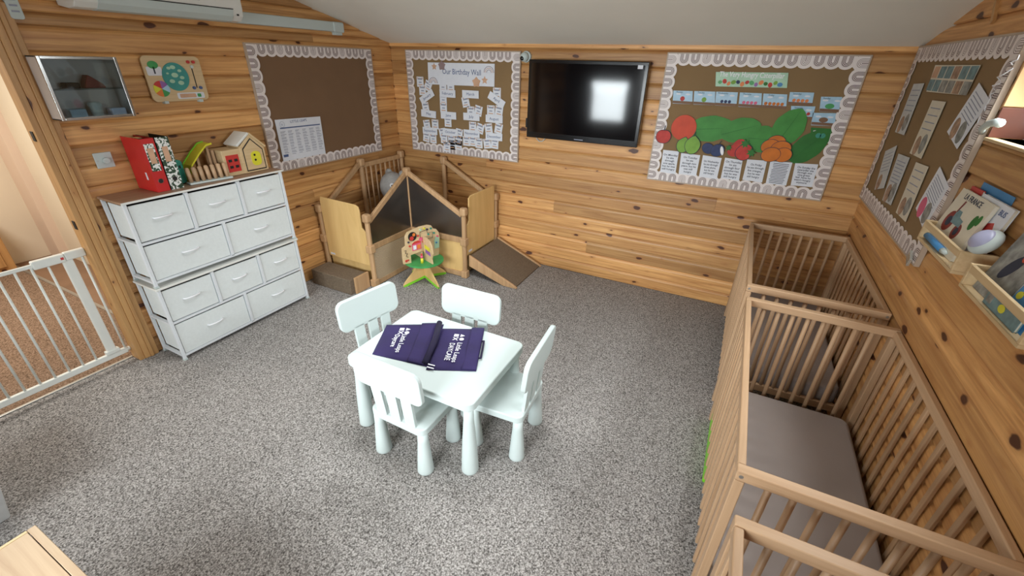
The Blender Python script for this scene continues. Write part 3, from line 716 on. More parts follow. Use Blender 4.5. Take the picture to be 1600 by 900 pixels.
MB().tube([on_wall('left', 2.455+.022*math.cos(k*PI/8), 1.40+.022*math.sin(k*PI/8), .0245) for k in range(17)], .0012, 5).build('round_emblem', 'ink_grey', t)
wtext('LL', .022, 'left', 2.455, 1.40, .0243, 'ink_blue', t)
# birthday board
t = T('birthday_banner', 'white banner reading Our Birthday Wall with rainbows and stars', 'banner', (-2.51, YB-.02, 1.68))
flat(MB(), 'back', [(-2.885, 1.87), (-2.14, 1.874), (-2.142, 1.685), (-2.891, 1.677)], .0225).build('paper', 'paper', t)
wtext('Our Birthday Wall', .068, 'back', -2.50, 1.795, .0243, 'ink_blue', t, fit=.43)
def rainbow(a, z, r, par, plane='back'):
    for k, cl in enumerate(('mauve', 'peach', 'mauve')):
        MB().tube([on_wall(plane, a+(r-k*.014)*math.cos(q*PI/8), z+(r-k*.014)*math.sin(q*PI/8), .0245) for q in range(9)], .0026, 5).build('rainbow_arc', cl, par)
rainbow(-2.20, 1.80, .052, t); rainbow(-2.83, 1.69, .05, t)
def star(a, z, r, cl, par, n=5, inn=.5):
    pts = [(a+(r if k % 2 == 0 else r*inn)*math.sin(PI*k/n), z+(r if k % 2 == 0 else r*inn)*math.cos(PI*k/n)) for k in range(2*n)]
    flat(MB(), 'back', pts, .024, .001).build('star', cl, par)
star(-2.81, 1.835, .033, 'peach', t); star(-2.245, 1.735, .036, 'peach', t); star(-2.335, 1.715, .048, 'peach', t, 5, .72); star(-2.72, 1.845, .045, 'mauve', t, 5, .72)
months = {'January': (-2.918, 1.562, 30), 'February': (-2.666, 1.603, 0), 'March': (-2.402, 1.609, 0), 'April': (-2.117, 1.575, -28), 'May': (-2.91, 1.402, -3), 'June': (-2.665, 1.403, 0),
          'July': (-2.396, 1.408, 0), 'August': (-2.142, 1.406, 0), 'September': (-2.905, 1.237, 0), 'October': (-2.651, 1.244, 0), 'November': (-2.397, 1.252, 0), 'December': (-2.143, 1.244, 0)}
def rot_rect(a, z, w_, h, deg):
    c_, s_ = math.cos(math.radians(deg)), math.sin(math.radians(deg))
    return [(a+x*c_-y_*s_, z+x*s_+y_*c_) for x, y_ in ((-w_/2, -h/2), (w_/2, -h/2), (w_/2, h/2), (-w_/2, h/2))]
for mn, (a, z, rt) in months.items():
    t = T('month_strip', f'white paper strip reading {mn} on the birthday board', 'label', (a, YB-.028, z-.03), 0, 'month strips')
    flat(MB(), 'back', rot_rect(a, z, .185, .068, rt), .0265).build('paper', 'paper', t)
    wtext(mn, .036, 'back', a, z, .0282, 'ink_blue', t, rot=math.radians(rt))
cards = [(-2.995, 1.695, 0), (-2.901, 1.66, -25), (-2.97, 1.619, 0), (-2.721, 1.661, 0), (-2.629, 1.665, 0), (-2.725, 1.546, 0), (-2.725, 1.472, 0), (-2.677, 1.34, 0), (-2.462, 1.537, 12), (-2.117, 1.632, 0),
         (-2.948, 1.461, 8), (-2.406, 1.455, 0), (-2.319, 1.467, -12), (-2.182, 1.478, 0), (-2.093, 1.478, -8), (-2.946, 1.294, 8), (-2.839, 1.305, 0), (-2.96, 1.169, -8), (-2.875, 1.162, 0), (-2.752, 1.229, 10), (-2.548, 1.239, -8),
         (-2.734, 1.175, 0), (-2.646, 1.168, 0), (-2.556, 1.17, -5), (-2.703, 1.093, 0), (-2.64, 1.12, 0), (-2.561, 1.127, -5), (-2.387, 1.316, 0), (-2.301, 1.306, -15), (-2.462, 1.175, 0), (-2.39, 1.178, 0), (-2.316, 1.167, 0),
         (-2.206, 1.314, 8), (-2.096, 1.322, -10), (-2.221, 1.173, 8), (-2.138, 1.178, -3)]
owner = ['January']*3+['February']*2+['June']*3+['March', 'April', 'May', 'July', 'July', 'August', 'August']+['September']*4+['October']*8+['November']*5+['December']*4
ORD = ['first', 'second', 'third', 'fourth', 'fifth', 'sixth', 'seventh', 'eighth']
cnt = {}
for i, ((a, z, rt), mn) in enumerate(zip(cards, owner)):
    ma, mz, _ = months[mn]; tot = owner.count(mn); k = cnt.get(mn, 0); cnt[mn] = k+1
    pos = f'the only one by the {mn} strip' if tot == 1 else f'{ORD[k]} in reading order around the {mn} strip'
    mb = MB(); d = .0185+.0016*(k % 3); flat(mb, 'back', rot_rect(a, z, .082, .092, rt), d, .0012)
    mb.cur = 1; flat(mb, 'back', rot_rect(a, z+.026, .06, .014, rt), d+.0012, .0004); flat(mb, 'back', rot_rect(a, z-.004, .034, .010, rt), d+.0012, .0004)
    mb.cur = 2; flat(mb, 'back', rot_rect(a, z-.026, .05, .008, rt), d+.0012, .0004)
    for s_ in (-1, 1): flat(mb, 'back', oval(a+s_*.028, z+.034, .007, .007, n=8), d+.0014, .0004)
    tag(mb.build('birthday_card', ['paper', 'ink_grey', 'peach']), f'small white birthday card, {pos}', 'card', 'small birthday cards')
# storybook board
t = T('story_banner', 'green title banner with white lettering on the storybook board', 'banner', (-.04, YB-.02, 1.77))
flat(MB(), 'back', [(-.278, 1.861), (.187, 1.869), (.204, 1.774), (-.26, 1.765)], .0225).build('paper', 'pale_green', t)
wtext('The Very Hungry Caterpillar', .048, 'back', -.04, 1.847, .0243, 'print_white', t, fit=.42, bold=.0006)
cl = ['green_paint', 'apple_paper', 'orange', 'pear_paper', 'plum_paper', 'orange', 'apple_paper', 'green_paint', 'purple', 'orange', 'leaf_paper_dark', 'apple_paper', 'pear_paper', 'blue']
for k, cc in enumerate(cl):
    flat(MB(), 'back', oval(-.235+.030*k, 1.795+.008*math.sin(k*2.2), .014, .012+.005*(k % 2), k*.6, 12), .024, .0008).build('fruit_print', cc, t)
days = [('Monday', [(-.554, 1.724), (-.412, 1.726), (-.397, 1.635), (-.543, 1.632)]), ('Tuesday', [(-.401, 1.727), (-.253, 1.73), (-.237, 1.636), (-.389, 1.634)]), ('Wednesday', [(-.247, 1.73), (-.099, 1.732), (-.088, 1.637), (-.235, 1.636)]),
        ('Thursday', [(-.086, 1.732), (.058, 1.733), (.077, 1.638), (-.073, 1.636)]), ('Friday', [(.068, 1.732), (.218, 1.733), (.236, 1.639), (.083, 1.639)]), ('Saturday', [(.23, 1.749), (.375, 1.752), (.385, 1.669), (.239, 1.669)]),
        ('Saturday', [(.262, 1.661), (.408, 1.666), (.412, 1.58), (.28, 1.583)]), ('Sunday', [(.422, 1.729), (.543, 1.733), (.552, 1.637), (.439, 1.636)]), (None, [(.404, 1.625), (.54, 1.631), (.558, 1.548), (.417, 1.544)]), (None, [(.421, 1.529), (.548, 1.53), (.563, 1.445), (.442, 1.44)])]
lab = ['blue picture card with one red apple, leftmost of the row', 'blue picture card with a green pear, second from left', 'blue picture card with plums, third from left', 'blue picture card with pink strawberries, fourth from left',
       'blue picture card with a row of oranges, fifth from left', 'blue picture card with mixed food at the right end of the row', 'blue picture card with red pieces hanging just below the row', 'blue picture card with a green leaf at far right of the board',
       'plain blue picture card with brown hump under the leaf card', 'dark green picture card, lowest at the right edge of the board']
for k, (dn, q) in enumerate(days):
    ca = sum(p[0] for p in q)/4; zb, zt = q[2][1], q[0][1]
    t = T('picture_card', lab[k], 'card', (ca, YB-.02, zb), 0, 'storybook picture cards')
    d = .0185+.0012*(k % 2)
    flat(MB(), 'back', q, d).build('paper', 'leaf_paper_dark' if k == 9 else 'light_blue', t)
    if k < 9: flat(MB(), 'back', [(q[3][0], zb), (q[2][0], zb), (q[2][0]-.002, zb+.018), (q[3][0]-.002, zb+.018)], d+.0015, .0006).build('ground', 'earth_paper', t)
    for j in range(2): flat(MB(), 'back', oval(ca-.035+.07*j, zt-.022, .018, .006, n=10), d+.0015, .0006).build('cloud', 'paper', t)
    cc, n = [('apple_paper', 1), ('pear_paper', 1), ('plum_paper', 3), ('pink', 4), ('orange_paper', 5), ('orange', 4), ('apple_paper', 4), ('green_paint', 1), ('earth_paper', 1), ('teal', 2)][k]
    for j in range(n):
        r = .011 if n > 2 else .017
        flat(MB(), 'back', oval(ca+(j-(n-1)/2)*.026, zb+.018+r*(1.0 if k != 6 else 1.6), r*(1.6 if k in (7, 8) else 1), r, n=12), d+.0022, .0006).build('fruit_print', cc, t)
    if dn: wtext(dn, .015, 'back', ca-.03, zt-.009, d+.0022, 'ink', t)
def cutout(name, label, cat, base, shapes, group=None):
    a = sum(p[0] for p in shapes[0][0])/len(shapes[0][0]); z = min(p[1] for p in shapes[0][0])
    t = T(name, label, cat, (a, YB-.03, z), 0, group)
    for k, (pts, mt_, pn) in enumerate(shapes): 
        flat(MB(), 'back', pts, base+.0016*k, .0015).build(pn, mt_, t)
    return t
def leaf(a, z, rx, ry, rot):   # pointed leaf outline with wavy edge
    return oval(a, z, rx, ry, rot, 28, lambda q: 1+.05*math.cos(9*q)*.4-.0+.16*max(0, math.cos(q))**6)
for k, (a, z, rx, ry, rot, lb) in enumerate([(-.235, 1.468, .155, .095, .12, 'big green paper leaf nearest the red paper disc'), (-.03, 1.475, .125, .085, .35, 'glossy green paper leaf, second from the red disc'), (.135, 1.425, .10, .095, .0, 'green paper leaf in the middle behind the strawberries'),
                                              (.285, 1.515, .12, .100, 1.2, 'highest green paper leaf, behind the paper oranges'), (.44, 1.395, .135, .085, .9, 'darker green paper leaf at the right end of the row')]):
    ve = []
    c_, s_ = math.cos(rot), math.sin(rot)
    def lp(x, y_): return (a+x*c_-y_*s_, z+x*s_+y_*c_)
    vein = [lp(-rx*.95, -.002), lp(rx*1.0, -.0006), lp(rx*1.0, .0006), lp(-rx*.95, .002)]
    cutout('paper_leaf', lb, 'cutout', .0205+.0034*(k % 2), [(leaf(a, z, rx, ry, rot), 'leaf_paper_dark' if k == 4 else 'leaf_paper', 'leaf_shape'), (vein, 'leaf_paper_dark', 'vein')], 'green paper leaves')
cutout('red_paper_disc', 'plain red paper disc beside the paper apple', 'cutout', .027, [(oval(-.425, 1.462, .094, .094, n=36), 'red_paper', 'disc')])
def appleo(a, z, r): return oval(a, z, r, r*.97, 0, 28, lambda q: 1-.13*max(0, math.sin(q))**8-.07*max(0, -math.sin(q))**10)
cutout('paper_apple', 'red paper apple overlapping the left border', 'cutout', .027, [(appleo(-.567, 1.384, .060), 'ink', 'outline'), (appleo(-.567, 1.384, .056), 'apple_paper', 'apple'), ([(-.572, 1.43), (-.566, 1.43), (-.562, 1.468), (-.568, 1.468)], 'ink', 'stalk')])
def pear(a, z, r, rot): return oval(a, z, r, r*1.25, rot, 28, lambda q: 1-.28*(max(0, math.sin(q))**1.5)*abs(math.cos(q))**.7)
cutout('paper_pears', 'two green paper pears above the Tuesday text', 'cutout', .031, [(pear(-.403, 1.335, .052, -.15), 'ink', 'outline'), (pear(-.403, 1.335, .048, -.15), 'pear_paper', 'pear'), (pear(-.333, 1.342, .060, -.05), 'ink', 'outline'), (pear(-.333, 1.342, .056, -.05), 'pear_paper', 'pear'),
        ([(-.337, 1.405), (-.331, 1.405), (-.325, 1.44), (-.331, 1.44)], 'ink', 'stalk')])
cutout('paper_plums', 'dark blue paper plums with white shine above the Wednesday text', 'cutout', .031, [(oval(-.215, 1.325, .048, .040, -.5), 'ink', 'outline'), (oval(-.215, 1.325, .044, .036, -.5), 'plum_paper', 'plum'), (oval(-.145, 1.318, .052, .047, .5), 'ink', 'outline'),
        (oval(-.145, 1.318, .048, .043, .5), 'plum_paper', 'plum'), (oval(-.112, 1.318, .012, .034, .3), 'print_white', 'shine'), ([(-.15, 1.355), (-.144, 1.355), (-.128, 1.39), (-.134, 1.39)], 'ink', 'stalk')])
def berry(a, z, r, rot): return oval(a, z, r, r*1.15, rot, 24, lambda q: 1-.12*max(0, -math.sin(q))**3)
sp = lambda a, z, r: [(a+(r if k % 2 == 0 else r*.5)*math.cos(PI*k/7), z+(r if k % 2 == 0 else r*.5)*math.sin(PI*k/7)) for k in range(14)]
cutout('paper_strawberries', 'red paper strawberries with green tops above the Thursday text', 'cutout', .031, [(berry(-.03, 1.325, .042, 1.2), 'apple_paper', 'strawberry'), (berry(.0, 1.365, .044, -.4), 'apple_paper', 'strawberry'), (berry(.04, 1.32, .058, -.6), 'ink', 'outline'), (berry(.04, 1.32, .054, -.6), 'apple_paper', 'strawberry'),
        (sp(.035, 1.385, .036), 'leaf_paper_dark', 'leafy_top'), (sp(.092, 1.325, .036), 'leaf_paper_dark', 'leafy_top'), (sp(-.07, 1.345, .026), 'leaf_paper_dark', 'leafy_top')])
orr = []
for a, z, rx, ry in ((.235, 1.405, .062, .055), (.205, 1.38, .06, .05), (.275, 1.372, .065, .052), (.30, 1.33, .056, .05), (.222, 1.325, .062, .05)):
    orr += [(oval(a, z, rx+.003, ry+.003, .2), 'ink', 'outline'), (oval(a, z, rx, ry, .2), 'orange_paper', 'orange')]
cutout('paper_oranges', 'heap of orange paper fruit above the Friday text', 'cutout', .031, orr)
sheets = [([(-.55, 1.28), (-.426, 1.279), (-.42, 1.097), (-.544, 1.102)], 'On Monday\nhe ate\nthrough\none apple,\nbut he was\nstill hungry', 'Monday'),
 ([(-.407, 1.269), (-.261, 1.267), (-.258, 1.102), (-.395, 1.103)], 'On Tuesday\nhe ate\nthrough two\npears, but he\nwas still\nhungry', 'Tuesday'),
 ([(-.241, 1.27), (-.101, 1.262), (-.1, 1.097), (-.236, 1.1)], 'On Wednesday\nhe ate through\nthree plums,\nbut he was\nstill hungry', 'Wednesday'),
 ([(-.078, 1.268), (.048, 1.261), (.06, 1.103), (-.074, 1.111)], 'On Thursday\nhe ate\nthrough four\nstrawberries,\nbut he was\nstill hungry', 'Thursday'),
 ([(.078, 1.271), (.212, 1.276), (.22, 1.113), (.081, 1.116)], 'On Friday\nhe ate through\nfive oranges,\nbut he was\nstill hungry', 'Friday'),
 ([(.234, 1.275), (.377, 1.281), (.383, 1.111), (.246, 1.109)], None, None),
 ([(.396, 1.279), (.539, 1.286), (.547, 1.122), (.411, 1.118)], "On Sunday the\ncaterpillar ate\nthrough one\nnice green\nleaf. Now he\nwasn't hungry\nanymore", 'Sunday')]
for q, body, dn in sheets:
    ca = sum(p[0] for p in q)/4; cz = sum(p[1] for p in q)/4
    t = T('text_sheet', f'white sheet of text starting On {dn}' if dn else 'white sheet densely covered in small text, second from right', 'sheet', (ca, YB-.022, min(p[1] for p in q)), 0, 'story text sheets')
    flat(MB(), 'back', q, .0215).build('paper', 'paper', t)
    if body:
        n = body.count('\n')+1
        wtext(body, .0215 if n < 7 else .019, 'back', ca, cz-.002, .0232, 'ink', t, space=1.05 if n < 7 else .95, fit=.112, bold=.0003)
    else:
        pr = MB()
        for r in range(13): 
            wd = random.uniform(.045, .055); z = q[0][1]-.012-r*.0118
            flat(pr, 'back', [(ca-wd, z-.002), (ca+wd, z-.002), (ca+wd, z+.002), (ca-wd, z+.002)], .0232, .0005)
        pr.build('print_lines', 'ink', t, kind='stuff')
# right wall board sheets: (a, z) polygons
def psheet(label, q, mt_='paper_grey', lines=6, pics=2, tilt=0, pic='photo_brown'):
    ca = sum(p[0] for p in q)/4; cz = sum(p[1] for p in q)/4
    t = T('display_sheet', label, 'sheet', (XR-.02, ca, min(p[1] for p in q)), 0, 'sheets on the right wall board')
    flat(MB(), 'right', q, .0225).build('paper', mt_, t)
    A, B, C_, D = [Vector((p[0], p[1])) for p in q]   # top-left, top-right, bottom-right, bottom-left
    def bl(u, v): 
        p = (A*(1-u)+B*u)*(1-v)+(D*(1-u)+C_*u)*v; return (p.x, p.y)
    pr = MB()
    for k in range(lines):
        v = .12+.5*k/max(1, lines); flat(pr, 'right', [bl(.12, v), bl(.86, v), bl(.86, v+.018), bl(.12, v+.018)], .024, .0005)
    if lines: pr.build('print_lines', 'ink_grey', t, kind='stuff')
    for k in range(pics):
        u = .3+.4*k; c0 = bl(u, .82-.06*k); w2 = (B-A).length*.2
        flat(MB(), 'right', oval(c0[0], c0[1], w2, w2*1.25, n=14), .0241, .0008).build('picture', (pic, 'photo_grey')[k % 2], t)
t = T('photo_collage', 'collage of small coloured photographs at the top of the right board', 'photograph', (XR-.02, 3.06, 1.80))
flat(MB(), 'right', [(3.368, 1.928), (2.766, 1.924), (2.772, 1.805), (3.33, 1.799)], .0225).build('paper', 'cream_paper', t)
for r in range(2):
    for q in range(6):
        a = 3.345-.098*q-(.0 if r else .0); z = 1.925-.062*r
        flat(MB(), 'right', [(a, z-.004), (a-.086, z-.004), (a-.086, z-.058), (a, z-.058)], .024, .0008).build('photo', random.choice(['photo_brown', 'photo_teal', 'peach', 'photo_grey', 'orange', 'photo_teal', 'red_paper' if q == 2 else 'photo_brown']), t)
psheet('pinkish sheet at the far edge of the board below the collage', [(3.62, 1.83), (3.43, 1.838), (3.40, 1.565), (3.60, 1.56)], 'paper_grey', 5, 2)
psheet('long pale sheet in the upper middle of the right board', [(3.174, 1.764), (2.977, 1.767), (2.965, 1.50), (3.17, 1.497)], 'cream_paper', 4, 2)
psheet('tilted white text sheet nearest the window', [(2.694, 1.857), (2.519, 1.80), (2.60, 1.60), (2.792, 1.65)], 'paper', 7, 2)
psheet('tilted grey sheet at far lower edge of the board', [(3.636, 1.44), (3.45, 1.50), (3.36, 1.262), (3.53, 1.215)], 'paper_grey', 6, 1)
psheet('second lower sheet from the corner of the room', [(3.355, 1.467), (3.139, 1.478), (3.11, 1.22), (3.29, 1.205)], 'paper_grey', 7, 2)
psheet('third lower sheet from the corner, showing brown figures', [(3.012, 1.476), (2.821, 1.485), (2.79, 1.215), (2.98, 1.213)], 'cream_paper', 4, 2)
psheet('tilted lined sheet at the lower near edge above the books', [(2.69, 1.51), (2.50, 1.458), (2.545, 1.25), (2.74, 1.30)], 'paper', 8, 2, pic='pink')
tag(MB().bar((XR-.024, 2.56, 1.125), (XR-.03, 2.50, 1.098), .012, .045).build('foil_scrap', 'foil', bevel=.003), 'shiny crumpled tape at the lower corner of the right board', 'tape')

# ---------------------------------------------------------------- television, security camera, cable
TVY = YB-.10
t = T('television', 'black flat television mounted on the back wall', 'television', (-1.26, TVY+.03, 1.285))
MB().box(-1.762, -.752, TVY, TVY+.05, 1.286, 1.916).build('casing', 'black_gloss', t, bevel=.006)
MB().box(-1.735, -.779, TVY-.0015, TVY, 1.335, 1.890).build('screen', 'screen', t)
MB().box(-1.75, -.764, TVY-.004, TVY-.0005, 1.29, 1.322).build('lower_trim', 'black_gloss', t, bevel=.001)
MB().box(-1.50, -1.02, TVY+.05, YB-.001, 1.45, 1.76).build('wall_bracket', 'black_matt', t, bevel=.004)
MB().box(-1.80, -1.60, TVY+.052, YB-.012, 1.36, 1.44).build('bracket_arm', 'black_matt', t, bevel=.004)
MB().box(-.835, -.795, TVY-.0025, TVY-.0015, 1.866, 1.892).build('sticker', 'paper', t)
MB().box(-1.30, -1.22, TVY-.0055, TVY-.004, 1.302, 1.308).build('badge', 'ink_grey', t)
tag(MB().tube([(-1.70+.0, YB-.03, 1.30), (-1.69, YB-.022, 1.265), (-1.665, YB-.02, 1.245), (-1.635, YB-.02, 1.248), (-1.61, YB-.022, 1.27), (-1.60, YB-.03, 1.30)], .004, 8).build('cable', 'white_plastic', smooth=True), 'white cable loop hanging below the television', 'cable')
t = T('security_camera', 'small round white security camera by the television corner', 'camera', (-1.83, YB-.03, 1.93))
MB().tube([(-1.828, YB, 1.935), (-1.828, YB-.03, 1.935)], .045, 20).build('mount', 'white_plastic', t, bevel=.004)
MB().ball((-1.832, YB-.048, 1.932), .038, n=16, k=10).build('dome', 'white_plastic', t, smooth=True)
MB().ball((-1.84, YB-.080, 1.922), .018, .012, .018, n=12, k=8).build('lens', 'black_gloss', t, smooth=True)

# ---------------------------------------------------------------- children's table, chairs, bags
def leg(mb, x, y, z1, rb, rt):
    h = z1
    return mb.lathe((x, y, 0), [(rb-.004, 0), (rb, .006), (rb*.98, .02), (rb*.90, h*.25), (rb*.78, h*.5), (rt*1.05, h*.8), (rt, h)], 20)
t = T('childrens_table', 'low white plastic childrens table with thick tapered legs', 'table', (-1.217, 1.557, 0))
MB().prism([(x, y, .432) for x, y in rrect(.79, .585, .045, 6, -1.217, 1.557)], (0, 0, .048)).build('tabletop', 'white_plastic', t, bevel=.007, seg=3)
for sx in (-1, 1):
    for sy in (-1, 1):
        leg(MB(), -1.217+sx*.352, 1.557+sy*.247, .434, .045, .025).build('leg', 'white_plastic', t, smooth=True)
def make_chair(label):
    c = T('childrens_chair', label, 'chair', (0, 0, 0), 0, 'white chairs around the small table')
    MB().prism([(x, y, .262) for x, y in rrect(.345, .31, .04, 5, 0, 0)], (0, 0, .042)).build('seat', 'white_plastic', c, bevel=.007, seg=3, local=True)
    for sx in (-1, 1):
        for sy in (-1, 1): leg(MB(), sx*.142, sy*.124, .264, .043, .026).build('leg', 'white_plastic', c, smooth=True, local=True)
    # back at -y, leaning slightly outwards
    def bp(x, z, d=0): return (x, -.130-(z-.30)*.10-d, z)
    for k in (-1, 0, 1):
        MB().prism([bp(k*.090-.032, .295), bp(k*.090+.032, .295), bp(k*.093+.033, .50), bp(k*.093-.033, .50)], (0, -.018, 0)).build('back_slat', 'white_plastic', c, bevel=.003, local=True)
    MB().prism([bp(x, z) for x, z in rrect(.41, .19, .045, 6, 0, .577)], (0, -.026, 0)).build('backrest', 'white_plastic', c, bevel=.006, seg=3, local=True)
    return c
ch = make_chair('white childrens chair nearest the camera, back turned to it')
place(ch, (-1.205, 1.325, 0), math.radians(-1))
dup(ch, (-1.585, 1.585, 0), math.radians(-100), 'white childrens chair on the drawer side of the table')
dup(ch, (-1.235, 1.765, 0), math.radians(181), 'white childrens chair behind the table, facing the camera')
dup(ch, (-.822, 1.632, 0), math.radians(94), 'white childrens chair on the cot side of the table, seen edge on')
def bag(label, P00, P10, P11, P01, z0, fold, lines, tilt):
    """P00 top-left.. as seen from the camera; u runs along the text"""
    t = T('tote_bag', label, 'bag', ((P00[0]+P11[0])/2, (P00[1]+P11[1])/2, z0), 0, None)
    A, B, C_, D = [Vector((*p, 0)) for p in (P00, P10, P11, P01)]   # A far-left, B far-right, C near-right, D near-left
    def bl(u, v): return (A*(1-u)+B*u)*(1-v)+(D*(1-u)+C_*u)*v
    def body(u0, u1, zb, th, name, mat, par, seed):
        rnd = random.Random(seed); n1, n2 = 12, 12; mb = MB(); vs = []; fs = []
        ph = [rnd.uniform(0, 6) for _ in range(3)]
        for i in range(n1+1):
            for j in range(n2+1):
                u = u0+(u1-u0)*i/n1; v = j/n2; p = bl(u, v)
                ed = min(1, 6*min(i/n1, 1-i/n1, v, 1-v)+.25)
                h = th*ed+.004*math.sin(u*9+ph[0])*math.sin(v*5+ph[1])*ed
                vs.append((p.x, p.y, zb+max(.0015, h)))
        m_ = n2+1
        for i in range(n1):
            for j in range(n2): fs.append((i*m_+j, i*m_+j+1, (i+1)*m_+j+1, (i+1)*m_+j))
        mb.add(vs, fs)
        # skirt to the table
        low = [(*bl(u, v).xy, zb) for u, v in [(u0, 0), (u1, 0), (u1, 1), (u0, 1)]]
        ring = [i*m_ for i in range(n1+1)]+[n1*m_+j for j in range(1, m_)]+[i*m_+n2 for i in range(n1-1, -1, -1)]+[j for j in range(n2-1, 0, -1)]
        base = len(mb.v)
        for k in ring: p = mb.v[k]; mb.v.append(Vector((p.x, p.y, zb)))
        R = len(ring)
        for k in range(R): mb.f.append((ring[k], ring[(k+1) % R], base+(k+1) % R, base+k)); mb.m.append(0)
        mb.f.append(tuple(base+k for k in range(R))); mb.m.append(0)
        return mb.build(name, mat, par, smooth=True)
    body(0, 1, z0, .011, 'bag_body', 'purple_fabric', t, 3)
    fu0, fu1 = fold
    f = body(fu0, fu1, z0+.010, .009, 'folded_flap', 'purple_fabric', t, 5)
    rt = ((D-A).normalized()*1.0); up = Vector((0, 0, 1)).cross(rt)
    up = -up if up.dot(B-A) < 0 else up
    for (body_, u, v, sz, fit) in lines:
        p = bl(u, v); text(body_, sz, (p.x, p.y, z0+.0165), rt, up, 'print_white', t, fit=fit)
    return t, bl, rt, up
ZT = .481
t, bl, rt, up = bag('purple tote bag lettered Daycare in small letters, on the table left', (-1.628, 1.615), (-1.335, 1.785), (-1.165, 1.41), (-1.497, 1.355), ZT, (.62, .90), [('Little Leaps', .41, .62, .040, .17), ('Daycare', .29, .57, .040, .115)], 0)
def logo(bl, rt, up, t, p0, z, k=1):
    A = Vector((*bl(*p0).xy, z)); s = .026*k
    mb = MB()
    q = A+up*.018*k
    mb.prism([q-rt*s*.6-up*s*.45, q+rt*s*.4-up*s*.45, q-rt*s*.1+up*s*.5], (0, 0, .0012))
    q2 = q+rt*s*1.25
    mb.prism([q2+rt*(s*.5*math.cos(a*PI/8))+up*(s*.5*math.sin(a*PI/8)) for a in range(16)], (0, 0, .0012))
    q3 = A-up*.018*k
    mb.prism([q3-rt*s*.55-up*s*.5, q3+rt*s*.4-up*s*.5, q3+rt*s*.4+up*s*.5, q3-rt*s*.55+up*s*.5], (0, 0, .0012))
    q4 = q3+rt*s*1.25
    for e1 in (1, -1): mb.prism([q4-rt*s*.5-up*s*.5*e1-up*.003, q4+rt*s*.5+up*s*.5*e1-up*.003, q4+rt*s*.5+up*s*.5*e1+up*.004, q4-rt*s*.5-up*s*.5*e1+up*.004], (0, 0, .0012))
    mb.build('shapes_emblem', 'print_white', t)
logo(bl, rt, up, t, (.375, .215), ZT+.0145)
mb = MB().tube([(*bl(.93, 0.02).xy, ZT+.018), (*bl(.97, .5).xy, ZT+.03), (*bl(.93, .98).xy, ZT+.018)], .017, 10); mb.build('rolled_edge', 'purple_dark', t, smooth=True)
t, bl, rt, up = bag('purple tote bag lettered DAYCARE in capitals, on the table right', (-1.315, 1.742), (-1.095, 1.856), (-.935, 1.499), (-1.165, 1.385), ZT+.0005, (.70, 1.0), [('Little Leaps', .52, .645, .040, .175), ('DAYCARE', .36, .63, .042, .155)], 0)
logo(bl, rt, up, t, (.47, .235), ZT+.0145)
mb = MB()
for k, v in enumerate((.93, .99)): 
    a, b_ = bl(.02, v), bl(.16, v+.02); mb.bar((a.x, a.y, ZT+.018), (b_.x, b_.y, ZT+.014), .006, .002)
mb.build('strap_stripes', 'print_white', t)
a, b_ = bl(1.0, .35), bl(1.0, .75); e1 = (bl(1, .5)-bl(0, .5)).normalized()*.012
MB().tube([(a.x, a.y, ZT+.01), (a.x+e1.x, a.y+e1.y, ZT+.012), (b_.x+e1.x, b_.y+e1.y, ZT+.012), (b_.x, b_.y, ZT+.01)], .006, 8).build('strap', 'purple_dark', t, smooth=True)

# ---------------------------------------------------------------- corner climbing frame
def Xm(x): return x
GXs = (-3.305, -2.735, -2.11); GYs = (2.64, 3.215, 3.815)
P = {'A': (GXs[0], GYs[0], .70), 'B': (GXs[1], GYs[0], .70), 'C': (GXs[1], GYs[1], .995), 'D': (GXs[2], GYs[1], .705), 'E': (GXs[2], GYs[2], .705), 'F': (GXs[0], GYs[1], 1.015), 'G': (GXs[0], GYs[2], 1.005), 'H': (GXs[1], GYs[2], 1.0)}
gy = T('climbing_frame', 'wooden corner climbing frame with tinted windows and raised platform', 'climbing frame', (-2.95, 3.45, 0))
for k, (x, y, h) in P.items():
    pb = 0.0 if k != 'C' else 0.0
    p = MB().prism([(x+a, y+b, pb) for a, b in oval(0, 0, .023 if k != 'C' else .014, .023 if k != 'C' else .014, PI/8, 8)], (0, 0, h-.05)).build('post', 'maple', gy, bevel=.002)
    cp = MB().box(x-.033, x+.033, y-.033, y+.033, h-.08, h).build('post_cap', 'maple', gy, bevel=.02, seg=3)
    for zc in ((.365, .03) if k in 'BD' else (.365,)):
        if k in 'ABDE': MB().box(x-.032, x+.032, y-.032, y+.032, zc-.03, zc+.045).build('clip', 'maple', gy, bevel=.01, seg=2)
def lp3(a, b, za, zb, w_=.03, h=.045): MB().bar((a[0], a[1], za), (b[0], b[1], zb), w_, h).build('sloping_rail', 'maple', gy, bevel=.006)
